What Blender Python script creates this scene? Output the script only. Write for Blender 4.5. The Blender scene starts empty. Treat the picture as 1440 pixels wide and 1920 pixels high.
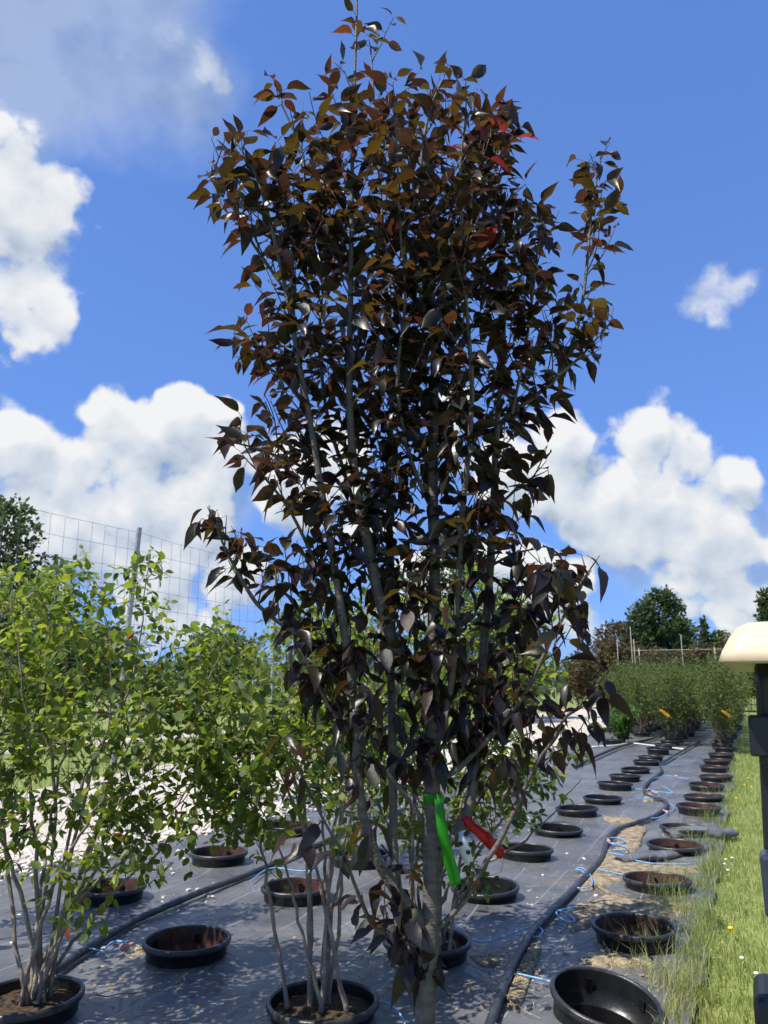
import bpy, math, random
import numpy as np
from mathutils import Vector, Matrix, noise as mnoise

random.seed(11); rng = np.random.default_rng(11)
SC = bpy.context.scene
COL = SC.collection
R = math.radians

# ------------------------------------------------------------------ camera
FPX, CX, CY, H, YH = 1443.0, 720.0, 960.0, 1.6, 1280.0
TH = math.atan((YH - CY) / FPX)
cam_d = bpy.data.cameras.new('camera'); cam = bpy.data.objects.new('camera', cam_d)
COL.objects.link(cam); SC.camera = cam
cam.location = (0, 0, H); cam.rotation_euler = (math.pi / 2 + TH, 0, 0)
cam_d.sensor_fit = 'VERTICAL'; cam_d.sensor_height = 36; cam_d.lens = FPX / 1920 * 36
cam_d.clip_start = 0.05; cam_d.clip_end = 3000
cam_d.dof.use_dof = True; cam_d.dof.focus_distance = 2.5; cam_d.dof.aperture_fstop = 8.0

def px_dir(x, y):
    u = (x - CX) / FPX; v = (y - CY) / FPX
    return Vector((u, math.cos(TH) + v * math.sin(TH), math.sin(TH) - v * math.cos(TH)))
def ground(x, y, z=0.0):
    d = px_dir(x, y); t = (z - H) / d.z
    return Vector((0, 0, H)) + d * t
def at_y(x, y, Y):
    d = px_dir(x, y)
    return Vector((0, 0, H)) + d * (Y / d.y)
def to_px(p):
    x, y, z = p[0], p[1], p[2] - H
    zc = y * math.cos(TH) + z * math.sin(TH)
    yc = -y * math.sin(TH) + z * math.cos(TH)
    return CX + FPX * x / zc, CY - FPX * yc / zc, zc
RA = R(24.9); SA, CA = math.sin(RA), math.cos(RA)     # the planting rows run 24.9 degrees right of the view
def rc(al, ac, z=0.0): return Vector((al * SA + ac * CA, al * CA - ac * SA, z))
def to_rc(p): return p[0] * SA + p[1] * CA, p[0] * CA - p[1] * SA

# ------------------------------------------------------------------ sun, sky, exposure
SUN_EL = R(58); TS = Vector((-0.85, -0.53, 0)).normalized()
to_sun = Vector((TS.x * math.cos(SUN_EL), TS.y * math.cos(SUN_EL), math.sin(SUN_EL)))
sl = bpy.data.lights.new('sun', 'SUN'); sl.energy = 5.0; sl.angle = R(0.53); sl.color = (1.0, 0.94, 0.84)
so = bpy.data.objects.new('sun', sl); COL.objects.link(so)
so.rotation_euler = to_sun.to_track_quat('Z', 'Y').to_euler(); so.location = (-8, -4, 14)

W = bpy.data.worlds.new('World'); SC.world = W; W.use_nodes = True
nt = W.node_tree; nt.nodes.clear()
def N(tree, t, **kw):
    n = tree.nodes.new(t)
    for k, v in kw.items(): setattr(n, k, v)
    return n
def L(tree, a, b): tree.links.new(a, b)
def px_ang(r): return r / FPX * 0.86

def density_group(name, blobs, warp, amp, nscale, seed, vamp=0.0, vscale=14, generic=False):
    g = bpy.data.node_groups.new(name, 'ShaderNodeTree')
    g.interface.new_socket('Vector', in_out='INPUT', socket_type='NodeSocketVector')
    g.interface.new_socket('Density', in_out='OUTPUT', socket_type='NodeSocketFloat')
    gi = N(g, 'NodeGroupInput'); go = N(g, 'NodeGroupOutput')
    def vm(op, a, b=None, scale=None):
        n = N(g, 'ShaderNodeVectorMath', operation=op); L(g, a, n.inputs[0])
        if isinstance(b, tuple): n.inputs[1].default_value = b
        elif b is not None: L(g, b, n.inputs[1])
        if scale is not None: n.inputs['Scale'].default_value = scale
        return n
    def mt(op, a, b=None, c=None):
        n = N(g, 'ShaderNodeMath', operation=op)
        for i, q in enumerate((a, b, c)):
            if q is None: continue
            if isinstance(q, (int, float)): n.inputs[i].default_value = q
            else: L(g, q, n.inputs[i])
        return n.outputs[0]
    def fbm(v, scale, detail, rough, off):
        m = vm('ADD', v, (off, off * .7, off * 1.3))
        n = N(g, 'ShaderNodeTexNoise'); n.inputs['Scale'].default_value = scale
        n.inputs['Detail'].default_value = detail; n.inputs['Roughness'].default_value = rough
        L(g, m.outputs[0], n.inputs['Vector']); return n
    V = gi.outputs[0]
    w = fbm(V, 9, 3, .6, seed)
    off = vm('SCALE', vm('SUBTRACT', w.outputs['Color'], (.5, .5, .5)).outputs[0], scale=warp).outputs[0]
    ad = vm('ADD', V, off).outputs[0]
    last = None
    for (d, r) in blobs:
        dn = vm('DISTANCE', ad, d)
        ma = mt('MULTIPLY_ADD', dn.outputs['Value'], -1.0 / r, 1.0)
        last = ma if last is None else mt('MAXIMUM', last, ma)
    last = mt('MINIMUM', last, .62)
    if generic:                                            # the same broken cumulus goes on all round, outside the frame
        gn = fbm(V, 3.2, 1, .5, 12.7)
        cen = tuple(px_dir(720, 620).normalized())
        away = N(g, 'ShaderNodeMapRange'); away.inputs['From Min'].default_value = .66; away.inputs['From Max'].default_value = .82
        L(g, vm('DISTANCE', V, cen).outputs['Value'], away.inputs['Value'])
        gv = mt('MULTIPLY_ADD', gn.outputs['Fac'], 4.5, -2.55)
        gv = mt('SUBTRACT', gv, mt('MULTIPLY', mt('SUBTRACT', 1.0, away.outputs['Result']), 3.0))
        last = mt('MAXIMUM', last, mt('MINIMUM', gv, .62))
    f = fbm(V, nscale, 6, .60, seed + 3.3)
    tot = mt('ADD', last, mt('MULTIPLY_ADD', f.outputs['Fac'], amp, -amp * .5))
    if vamp:
        vo = N(g, 'ShaderNodeTexVoronoi'); vo.feature = 'F1'; vo.inputs['Scale'].default_value = vscale; vo.inputs['Detail'].default_value = 1.0
        vo.inputs['Roughness'].default_value = .55; vo.inputs['Lacunarity'].default_value = 2.3;
        L(g, vm('ADD', V, vm('SCALE', off, scale=.7).outputs[0]).outputs[0], vo.inputs['Vector'])
        tot = mt('ADD', tot, mt('MULTIPLY_ADD', vo.outputs['Distance'], -vamp, vamp * .48))
    L(g, tot, go.inputs[0])
    return g
def blob(px, py, r): return (tuple(px_dir(px, py).normalized()), px_ang(r) * 1.62)
thick = [blob(*b) for b in [
    (-40, 340, 105), (10, 420, 100), (-5, 530, 110), (-90, 440, 150), (30, 600, 50), (35, 480, 75),
    (40, 835, 85), (-30, 850, 90), (205, 775, 62), (240, 830, 95), (350, 775, 66), (395, 775, 50), (330, 860, 110),
    (150, 905, 95), (270, 945, 110), (415, 870, 75), (40, 965, 60), (355, 1010, 70), (190, 1040, 80), (440, 1090, 60), (60, 1090, 80), (300, 1130, 90),
    (865, 780, 60), (610, 870, 75), (560, 940, 70), (930, 880, 70), (690, 1000, 60),
    (1050, 850, 68), (1195, 838, 66), (1285, 850, 66), (1355, 915, 60), (1150, 920, 85), (1250, 950, 100), (1330, 980, 80),
    (1080, 930, 75), (1200, 1020, 85), (1330, 1050, 80), (1450, 950, 38), (1450, 1040, 70),
    (1000, 1070, 48), (1090, 1090, 45), (1390, 1105, 40), (1310, 1105, 30), (800, 1090, 70), (950, 1150, 60), (1110, 1180, 50), (1370, 1165, 30), (1130, 990, 75), (1270, 1060, 80), (1010, 900, 70), (110, 990, 80), (270, 1060, 85), (-40, 1010, 90), (390, 950, 80), (1400, 1060, 70), (1040, 1110, 50), (920, 1060, 50)]]
wisp = [blob(*b) for b in [(1345, 545, 46), (1390, 540, 30), (1350, 590, 24), (378, 115, 36), (388, 205, 18), (405, 150, 24), (320, 80, 30)]]
thin = [blob(*b) for b in [(60, 40, 170), (200, 80, 150), (300, 140, 100), (80, 170, 110), (230, 10, 120), (-80, 100, 160), (-60, -60, 200), (160, -60, 170), (1290, 1060, 90), (1400, 1055, 90), (1190, 1050, 60), (300, 985, 90), (390, 955, 70), (150, 965, 90)]]
g_thick = density_group('cloud_thick', thick, .085, 1.05, 12, 1.7, .50, 13, True)
g_wisp = density_group('cloud_wisp', wisp, .06, 1.6, 26, 4.1)
g_thin = density_group('cloud_thin', thin, .09, .9, 7, 8.2)
tc = N(nt, 'ShaderNodeTexCoord'); vec = tc.outputs['Generated']
def grp(g, v):
    n = N(nt, 'ShaderNodeGroup'); n.node_tree = g; L(nt, v, n.inputs[0]); return n.outputs[0]
def shifted(v, off):
    n = N(nt, 'ShaderNodeVectorMath', operation='ADD'); n.inputs[1].default_value = off; L(nt, v, n.inputs[0]); return n.outputs[0]
def mathn(op, a, b=None, c=None, clamp=False):
    n = N(nt, 'ShaderNodeMath', operation=op); n.use_clamp = clamp
    for i, q in enumerate((a, b, c)):
        if q is None: continue
        if isinstance(q, (int, float)): n.inputs[i].default_value = q
        else: L(nt, q, n.inputs[i])
    return n.outputs[0]
def smooth(v, a, b):
    n = N(nt, 'ShaderNodeMapRange'); n.interpolation_type = 'SMOOTHSTEP'
    n.inputs['From Min'].default_value = a; n.inputs['From Max'].default_value = b
    L(nt, v, n.inputs['Value']); return n.outputs['Result']
den = grp(g_thick, vec)
den_up = grp(g_thick, shifted(vec, tuple(Vector((-.40, -.1, .9)) * .034)))
relief = mathn('SUBTRACT', den, den_up)
a_thick = smooth(den, .04, .30)
a_wisp = mathn('MULTIPLY', smooth(grp(g_wisp, vec), .05, .85), .75)
a_thin = mathn('MULTIPLY', smooth(grp(g_thin, vec), -.05, .70), .58)
alpha = mathn('MAXIMUM', mathn('MAXIMUM', a_thick, a_wisp), a_thin)
lit = mathn('MULTIPLY_ADD', relief, .95, .74)
lit = mathn('SUBTRACT', lit, mathn('MULTIPLY', smooth(den, .25, .95), .24), clamp=True)
solid = mathn('MAXIMUM', a_thick, a_wisp)
lit = mathn('MULTIPLY', lit, mathn('SUBTRACT', 1.0, mathn('MULTIPLY', mathn('SUBTRACT', 1.0, solid), mathn('MULTIPLY', a_thin, .9))), clamp=True)
ramp = N(nt, 'ShaderNodeValToRGB'); L(nt, lit, ramp.inputs['Fac'])
ramp.color_ramp.elements[0].color = (.33, .42, .57, 1); ramp.color_ramp.elements[0].position = .22
ramp.color_ramp.elements[1].color = (.93, .94, .96, 1); ramp.color_ramp.elements[1].position = .95
e = ramp.color_ramp.elements.new(.55); e.color = (.62, .70, .81, 1)
sky = N(nt, 'ShaderNodeTexSky', sky_type='NISHITA'); sky.sun_disc = False
sky.sun_elevation = SUN_EL; sky.sun_rotation = math.atan2(TS.x, TS.y)
sky.altitude = 200; sky.air_density = 1.0; sky.dust_density = .3; sky.ozone_density = 4.0
bg1 = N(nt, 'ShaderNodeBackground'); bg1.inputs['Strength'].default_value = .15; 
gm = N(nt, 'ShaderNodeGamma'); gm.inputs['Gamma'].default_value = .45; L(nt, sky.outputs[0], gm.inputs['Color'])
gr = N(nt, 'ShaderNodeVectorMath', operation='MULTIPLY'); gr.inputs[1].default_value = (.63, 1.05, 2.05); L(nt, gm.outputs[0], gr.inputs[0])   # clear summer blue
L(nt, gr.outputs[0], bg1.inputs['Color'])
bg2 = N(nt, 'ShaderNodeBackground'); bg2.inputs['Strength'].default_value = .68; L(nt, ramp.outputs[0], bg2.inputs['Color'])
mixs = N(nt, 'ShaderNodeMixShader'); L(nt, alpha, mixs.inputs[0]); L(nt, bg1.outputs[0], mixs.inputs[1]); L(nt, bg2.outputs[0], mixs.inputs[2])
wo = N(nt, 'ShaderNodeOutputWorld'); L(nt, mixs.outputs[0], wo.inputs['Surface'])
W.cycles.sampling_method = 'NONE'

vs = SC.view_settings; vs.view_transform = 'Standard'; vs.look = 'None'; vs.exposure = 0.5; vs.gamma = 1; vs.use_curve_mapping = False
SC.cycles.use_denoising = True; SC.cycles.use_adaptive_sampling = True; SC.cycles.adaptive_threshold = .02; SC.cycles.adaptive_min_samples = 12; SC.cycles.max_bounces = 8; SC.cycles.sample_clamp_indirect = 6
SC.cycles.caustics_reflective = False; SC.cycles.caustics_refractive = False

# ------------------------------------------------------------------ materials
def mat(name, col, rough=.6, spec=.5, col2=None, nscale=8, bump=0, bscale=40, metal=0, detail=5, stops=(.35, .65), coord='Object', sheen=None):
    m = bpy.data.materials.new(name); m.use_nodes = True; t = m.node_tree
    p = t.nodes['Principled BSDF']; p.inputs['Roughness'].default_value = rough; p.inputs['Metallic'].default_value = metal
    p.inputs['Specular IOR Level'].default_value = spec; p.inputs['Base Color'].default_value = (*col, 1)
    c = N(t, 'ShaderNodeTexCoord')
    if col2 is not None:
        n = N(t, 'ShaderNodeTexNoise'); n.inputs['Scale'].default_value = nscale; n.inputs['Detail'].default_value = detail
        n.inputs['Roughness'].default_value = .6
        L(t, c.outputs[coord], n.inputs['Vector'])
        r = N(t, 'ShaderNodeValToRGB'); r.color_ramp.elements[0].color = (*col, 1); r.color_ramp.elements[1].color = (*col2, 1)
        r.color_ramp.elements[0].position, r.color_ramp.elements[1].position = stops
        L(t, n.outputs['Fac'], r.inputs['Fac']); L(t, r.outputs[0], p.inputs['Base Color'])
    if bump:
        n2 = N(t, 'ShaderNodeTexNoise'); n2.inputs['Scale'].default_value = bscale; n2.inputs['Detail'].default_value = 6
        L(t, c.outputs[coord], n2.inputs['Vector'])
        b = N(t, 'ShaderNodeBump'); b.inputs['Strength'].default_value = bump; b.inputs['Distance'].default_value = .02
        L(t, n2.outputs['Fac'], b.inputs['Height']); L(t, b.outputs[0], p.inputs['Normal'])
    return m

def leaf_mat(name, col, trans, fac=.4, rough=.4, spec=.5, nscale=60):
    m = bpy.data.materials.new(name); m.use_nodes = True; t = m.node_tree
    p = t.nodes['Principled BSDF']; out = t.nodes['Material Output']
    p.inputs['Roughness'].default_value = rough; p.inputs['Specular IOR Level'].default_value = spec
    c = N(t, 'ShaderNodeTexCoord')
    n = N(t, 'ShaderNodeTexNoise'); n.inputs['Scale'].default_value = nscale; n.inputs['Detail'].default_value = 3
    L(t, c.outputs['Object'], n.inputs['Vector'])
    mx = N(t, 'ShaderNodeMix'); mx.data_type = 'RGBA'
    mx.inputs[6].default_value = (*[q * .72 for q in col], 1); mx.inputs[7].default_value = (*[q * 1.3 for q in col], 1)
    L(t, n.outputs['Fac'], mx.inputs[0]); L(t, mx.outputs[2], p.inputs['Base Color'])
    tr = N(t, 'ShaderNodeBsdfTranslucent'); tr.inputs['Color'].default_value = (*trans, 1)
    ms = N(t, 'ShaderNodeMixShader'); ms.inputs[0].default_value = fac
    b = N(t, 'ShaderNodeBump'); b.inputs['Strength'].default_value = .25; b.inputs['Distance'].default_value = .004
    L(t, n.outputs['Fac'], b.inputs['Height']); L(t, b.outputs[0], p.inputs['Normal'])
    L(t, p.outputs[0], ms.inputs[1]); L(t, tr.outputs[0], ms.inputs[2]); L(t, ms.outputs[0], out.inputs['Surface'])
    return m

M = {}
M['lawn'] = mat('lawn_ground', (.13, .175, .042), .9, .1, (.26, .29, .10), 3.0, .5, 60, stops=(.3, .7))
M['gravel'] = mat('gravel_ground', (.33, .29, .245), .9, .2, (.60, .545, .475), 26, .9, 45, stops=(.35, .6))
M['stone'] = mat('limestone', (.48, .43, .365), .85, .25, (.74, .68, .60), 9, .3, 60)
M['soil'] = mat('dry_soil', (.13, .095, .06), .95, .1, (.36, .30, .21), 14, .9, 50, stops=(.35, .62))
M['potsoil'] = mat('potting_soil', (.035, .024, .016), .95, .1, (.10, .07, .045), 30, .9, 60)
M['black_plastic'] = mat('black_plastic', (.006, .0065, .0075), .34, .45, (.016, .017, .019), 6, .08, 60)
M['rim_plastic'] = mat('worn_black_plastic', (.012, .013, .015), .38, .5, (.038, .040, .043), 12, .1, 60)
M['mud_plastic'] = mat('mud_coated_plastic', (.034, .016, .013), .6, .35, (.085, .038, .029), 9, .2, 40)
M['hose'] = mat('black_hose', (.018, .02, .023), .42, .5, (.055, .055, .06), 10, .15, 50)
M['blue_tube'] = mat('blue_tube', (.10, .30, .62), .35, .5, (.20, .45, .75), 30)
M['emitter'] = mat('pale_emitter', (.55, .25, .22), .5, .4)
M['pvc'] = mat('pale_pvc', (.62, .62, .60), .4, .5)
M['straw'] = mat('straw', (.42, .33, .18), .8, .2, (.62, .52, .33), 20)
M['bark'] = mat('crab_bark', (.085, .070, .062), .6, .35, (.145, .125, .11), 20, .28, 50)
for m_ in (M['bark'],):
    t_ = m_.node_tree; mp = N(t_, 'ShaderNodeMapping'); mp.inputs['Scale'].default_value = (1.0, 1.0, 3.2)
    c_ = [n for n in t_.nodes if n.type == 'TEX_COORD'][0]; L(t_, c_.outputs['Object'], mp.inputs['Vector'])
    for n_ in [n for n in t_.nodes if n.type == 'TEX_NOISE']: L(t_, mp.outputs[0], n_.inputs['Vector'])
M['twig'] = mat('crab_twig', (.045, .025, .022), .5, .4, (.09, .05, .04), 40)
M['shrub_bark'] = mat('shrub_bark', (.17, .13, .10), .65, .3, (.34, .28, .22), 14, .3, 60)
M['shrub_twig'] = mat('shrub_twig', (.07, .05, .035), .6, .3, (.13, .10, .07), 30)
M['tree_bark'] = mat('tree_bark', (.08, .06, .045), .85, .2, (.16, .13, .10), 12, .6, 30)
M['wire'] = mat('galvanised_wire', (.22, .23, .24), .45, .5, metal=.6)
M['steel'] = mat('galvanised_steel', (.30, .31, .31), .45, .5, (.42, .43, .43), 12, metal=.5)
M['bamboo'] = mat('pale_stake', (.26, .245, .21), .6, .3, (.36, .35, .31), 20)
M['green_tape'] = leaf_mat('green_tape', (.022, .27, .008), (.04, .42, .012), .35, .35)
M['red_tape'] = leaf_mat('red_tape', (.50, .008, .015), (.7, .01, .02), .35, .3)
M['yellow_tape'] = leaf_mat('yellow_tape', (.75, .38, .02), (.8, .45, .02), .3, .4)
M['tag'] = mat('white_tag', (.72, .70, .66), .5, .4)
M['ink'] = mat('dark_ink', (.03, .03, .03), .6, .3)
M['cream'] = mat('cream_plastic', (.56, .46, .315), .45, .35, (.60, .50, .345), 3, .04, 30)
M['cart_black'] = mat('cart_black', (.008, .009, .012), .35, .5, (.014, .015, .02), 5)
M['cart_blue'] = mat('dark_blue_panel', (.02, .026, .05), .3, .5, (.03, .036, .06), 5)
M['vinyl'] = mat('beige_vinyl', (.42, .36, .27), .5, .4, (.48, .42, .33), 10)
M['rubber'] = mat('tyre_rubber', (.015, .015, .015), .8, .3)
M['hub'] = mat('grey_hub', (.4, .4, .4), .4, .5, metal=.5)
M['dandelion'] = mat('dandelion_yellow', (.75, .52, .02), .7, .2)
M['clover'] = mat('clover_white', (.7, .68, .6), .7, .2)
M['dead_leaf'] = mat('dead_leaf', (.20, .11, .055), .8, .2, (.34, .22, .12), 30)
CRAB = [leaf_mat('crab_leaf_%d' % i, c, t, f, r_, .42) for i, (c, t, f, r_) in enumerate([
    ((.019, .015, .017), (.085, .034, .016), .30, .34), ((.016, .017, .015), (.085, .046, .010), .30, .32),
    ((.026, .017, .016), (.125, .042, .016), .32, .36), ((.021, .020, .012), (.125, .078, .012), .36, .36),
    ((.034, .020, .016), (.19, .060, .018), .36, .38), ((.075, .014, .013), (.36, .040, .028), .42, .40)])]
GRN = [leaf_mat('green_leaf_%d' % i, c, t, .45, .42, .4) for i, (c, t) in enumerate([
    ((.072, .112, .018), (.30, .42, .030)), ((.095, .138, .020), (.38, .48, .035)), ((.052, .088, .020), (.20, .31, .030)),
    ((.135, .165, .024), (.48, .54, .045)), ((.038, .068, .020), (.13, .23, .028)), ((.26, .075, .02), (.5, .16, .03))])]
FAR = [leaf_mat('far_leaf_%d' % i, c, t, .35, .6, .25, 6) for i, (c, t) in enumerate([
    ((.075, .105, .030), (.18, .24, .04)), ((.095, .125, .032), (.22, .28, .05)), ((.055, .082, .028), (.12, .18, .035))])]
BROWN = [leaf_mat('brown_leaf_%d' % i, c, t, .3, .6, .25, 6) for i, (c, t) in enumerate([
    ((.085, .060, .038), (.14, .09, .04)), ((.105, .075, .045), (.17, .11, .05)), ((.075, .085, .032), (.15, .17, .04))])]
CON = [leaf_mat('conifer_%d' % i, c, t, .3, .6, .25, 6) for i, (c, t) in enumerate([
    ((.062, .092, .042), (.12, .18, .05)), ((.082, .118, .048), (.16, .23, .06)), ((.048, .075, .038), (.09, .15, .045))])]
LUSH = [leaf_mat('lush_leaf_%d' % i, c, t, .35, .5, .35, 10) for i, (c, t) in enumerate([
    ((.055, .125, .025), (.15, .32, .03)), ((.075, .155, .030), (.2, .38, .04)), ((.038, .090, .022), (.1, .22, .03))])]
BLADE = [leaf_mat('grass_blade_%d' % i, c, t, .42, .5, .3, 8) for i, (c, t) in enumerate([
    ((.24, .29, .085), (.56, .62, .14)), ((.32, .355, .13), (.64, .66, .20)), ((.165, .225, .060), (.42, .52, .10)), ((.50, .43, .26), (.60, .52, .32))])]

# weed-barrier fabric: woven black sheet, printed guide lines, dust
def fabric_mat():
    m = bpy.data.materials.new('weed_fabric'); m.use_nodes = True; t = m.node_tree
    p = t.nodes['Principled BSDF']; p.inputs['Roughness'].default_value = .42; p.inputs['Specular IOR Level'].default_value = .6
    c = N(t, 'ShaderNodeTexCoord')
    n = N(t, 'ShaderNodeTexNoise'); n.inputs['Scale'].default_value = 1.7; n.inputs['Detail'].default_value = 8; n.inputs['Roughness'].default_value = .65
    L(t, c.outputs['Object'], n.inputs['Vector'])
    r = N(t, 'ShaderNodeValToRGB'); r.color_ramp.elements[0].color = (.066, .069, .075, 1); r.color_ramp.elements[1].color = (.150, .153, .157, 1)
    r.color_ramp.elements[0].position = .36; r.color_ramp.elements[1].position = .70
    L(t, n.outputs['Fac'], r.inputs['Fac'])
    sx = N(t, 'ShaderNodeSeparateXYZ'); L(t, c.outputs['Object'], sx.inputs[0])
    nw = N(t, 'ShaderNodeTexNoise'); nw.inputs['Scale'].default_value = .9; L(t, c.outputs['Object'], nw.inputs['Vector'])
    def mth(op, a, b=None, c_=None):
        q = N(t, 'ShaderNodeMath', operation=op)
        for i, z in enumerate((a, b, c_)):
            if z is None: continue
            if isinstance(z, (int, float)): q.inputs[i].default_value = z
            else: L(t, z, q.inputs[i])
        return q.outputs[0]
    xx = mth('MULTIPLY_ADD', nw.outputs['Fac'], .05, sx.outputs['X'])
    fr = mth('FRACT', mth('MULTIPLY', xx, 1 / .34))
    ln = mth('LESS_THAN', mth('ABSOLUTE', mth('SUBTRACT', fr, .5)), .011)
    ndash = N(t, 'ShaderNodeTexNoise'); ndash.inputs['Scale'].default_value = 2.2; L(t, c.outputs['Object'], ndash.inputs['Vector'])
    ln = mth('MULTIPLY', ln, mth('MULTIPLY', mth('GREATER_THAN', ndash.outputs['Fac'], .40), .42))
    mx = N(t, 'ShaderNodeMix'); mx.data_type = 'RGBA'; L(t, ln, mx.inputs[0]); L(t, r.outputs[0], mx.inputs[6]); mx.inputs[7].default_value = (.42, .43, .44, 1)
    # dried mud and dust blotches
    nd = N(t, 'ShaderNodeTexNoise'); nd.inputs['Scale'].default_value = 3.1; nd.inputs['Detail'].default_value = 9; nd.inputs['Roughness'].default_value = .7
    L(t, c.outputs['Object'], nd.inputs['Vector'])
    dr = N(t, 'ShaderNodeValToRGB'); dr.color_ramp.elements[0].position = .55; dr.color_ramp.elements[1].position = .72
    L(t, nd.outputs['Fac'], dr.inputs['Fac'])
    mx2 = N(t, 'ShaderNodeMix'); mx2.data_type = 'RGBA'; L(t, mth('MULTIPLY', dr.outputs[0], .55), mx2.inputs[0]); L(t, mx.outputs[2], mx2.inputs[6]); mx2.inputs[7].default_value = (.17, .145, .115, 1)
    L(t, mx2.outputs[2], p.inputs['Base Color'])
    w = N(t, 'ShaderNodeTexWave'); w.inputs['Scale'].default_value = 90; w.inputs['Distortion'].default_value = .6; L(t, c.outputs['Object'], w.inputs['Vector'])
    n3 = N(t, 'ShaderNodeTexNoise'); n3.inputs['Scale'].default_value = 5; n3.inputs['Detail'].default_value = 6; n3.inputs['Distortion'].default_value = 1.5; L(t, c.outputs['Object'], n3.inputs['Vector'])
    b1 = N(t, 'ShaderNodeBump'); b1.inputs['Strength'].default_value = .75; b1.inputs['Distance'].default_value = .035; L(t, n3.outputs['Fac'], b1.inputs['Height'])
    b2 = N(t, 'ShaderNodeBump'); b2.inputs['Strength'].default_value = .12; b2.inputs['Distance'].default_value = .002
    L(t, w.outputs['Fac'], b2.inputs['Height']); L(t, b1.outputs[0], b2.inputs['Normal']); L(t, b2.outputs[0], p.inputs['Normal'])
    return m
M['fabric'] = fabric_mat()

# ------------------------------------------------------------------ mesh helpers
class MB:
    def __init__(s): s.v = []; s.f = []; s.m = []; s.n = 0
    def add(s, v, f, mi=0):
        s.v.extend([tuple(q) for q in v]); s.f.extend([tuple(i + s.n for i in q) for q in f]); s.m.extend([mi] * len(f)); s.n += len(v)
    def box(s, c, d, rot=None, taper=1.0, mi=0):
        v = []
        for z in (-.5, .5):
            k = 1 if z < 0 else taper
            for x, y in ((-.5, -.5), (.5, -.5), (.5, .5), (-.5, .5)):
                p = Vector((x * d[0] * k, y * d[1] * k, z * d[2]))
                if rot is not None: p = rot @ p
                v.append(p + Vector(c))
        s.add(v, [(3, 2, 1, 0), (4, 5, 6, 7), (0, 1, 5, 4), (1, 2, 6, 5), (2, 3, 7, 6), (3, 0, 4, 7)], mi)
    def tube(s, pts, rad, n=8, cap=True, mi=0, flat=1.0):
        pts = [Vector(p) for p in pts]; k = len(pts)
        if not hasattr(rad, '__len__'): rad = [rad] * k
        up = None; base = s.n; vv = []
        for i in range(k):
            d = (pts[min(i + 1, k - 1)] - pts[max(i - 1, 0)])
            d = d.normalized() if d.length > 1e-9 else Vector((0, 0, 1))
            if up is None: up = d.orthogonal().normalized()
            up = up - d * up.dot(d); up = up.normalized() if up.length > 1e-6 else d.orthogonal().normalized()
            q = d.cross(up)
            for j in range(n):
                a = 2 * math.pi * j / n
                vv.append(pts[i] + (up * math.cos(a) + q * math.sin(a)) * rad[i])
        ff = []
        for i in range(k - 1):
            for j in range(n):
                a, b = i * n + j, i * n + (j + 1) % n
                ff.append((a, b, b + n, a + n))
        if cap: ff.append(tuple(range(n - 1, -1, -1))); ff.append(tuple((k - 1) * n + j for j in range(n)))
        s.add(vv, ff, mi)
    def lathe(s, prof, n=36, mi=0, close=False):
        v = []; f = []
        for r, z in prof:
            for j in range(n):
                a = 2 * math.pi * j / n; v.append((r * math.cos(a), r * math.sin(a), z))
        for i in range(len(prof) - 1):
            for j in range(n):
                a, b = i * n + j, i * n + (j + 1) % n
                f.append((a, b, b + n, a + n))
        if close: f.append(tuple((len(prof) - 1) * n + j for j in range(n)))
        s.add(v, f, mi)
    def mesh(s, name, mats, smooth=True):
        me = bpy.data.meshes.new(name); me.from_pydata(s.v, [], s.f)
        for m in (mats if isinstance(mats, (list, tuple)) else [mats]): me.materials.append(m)
        if any(s.m): me.polygons.foreach_set('material_index', s.m)
        if smooth: me.polygons.foreach_set('use_smooth', [True] * len(s.f))
        me.update(); return me
    def build(s, name, mats, parent=None, smooth=True): return obj(name, s.mesh(name, mats, smooth), parent)
def obj(name, me, parent=None):
    o = bpy.data.objects.new(name, me); COL.objects.link(o)
    if parent is not None: o.parent = parent
    return o
def tag(o, label=None, cat=None, group=None, kind=None):
    if label: o['label'] = label
    if cat: o['category'] = cat
    if group: o['group'] = group
    if kind: o['kind'] = kind
    return o
def empty(name, loc=(0, 0, 0), rz=0.0):
    o = bpy.data.objects.new(name, None); COL.objects.link(o); o.location = loc; o.rotation_euler = (0, 0, rz)
    o.empty_display_size = .1; return o
def copy_tree(o, parent=None):
    c = o.copy(); COL.objects.link(c); c.parent = parent
    for ch in o.children: copy_tree(ch, c)
    return c
def smooth_path(pts, sub=4):
    pts = [Vector(p) for p in pts]; out = []
    for i in range(len(pts) - 1):
        p0, p1, p2, p3 = pts[max(i - 1, 0)], pts[i], pts[i + 1], pts[min(i + 2, len(pts) - 1)]
        for k in range(sub):
            t = k / sub
            out.append(.5 * ((2 * p1) + (p2 - p0) * t + (2 * p0 - 5 * p1 + 4 * p2 - p3) * t * t + (3 * p1 - p0 - 3 * p2 + p3) * t ** 3))
    out.append(pts[-1]); return out

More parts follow.
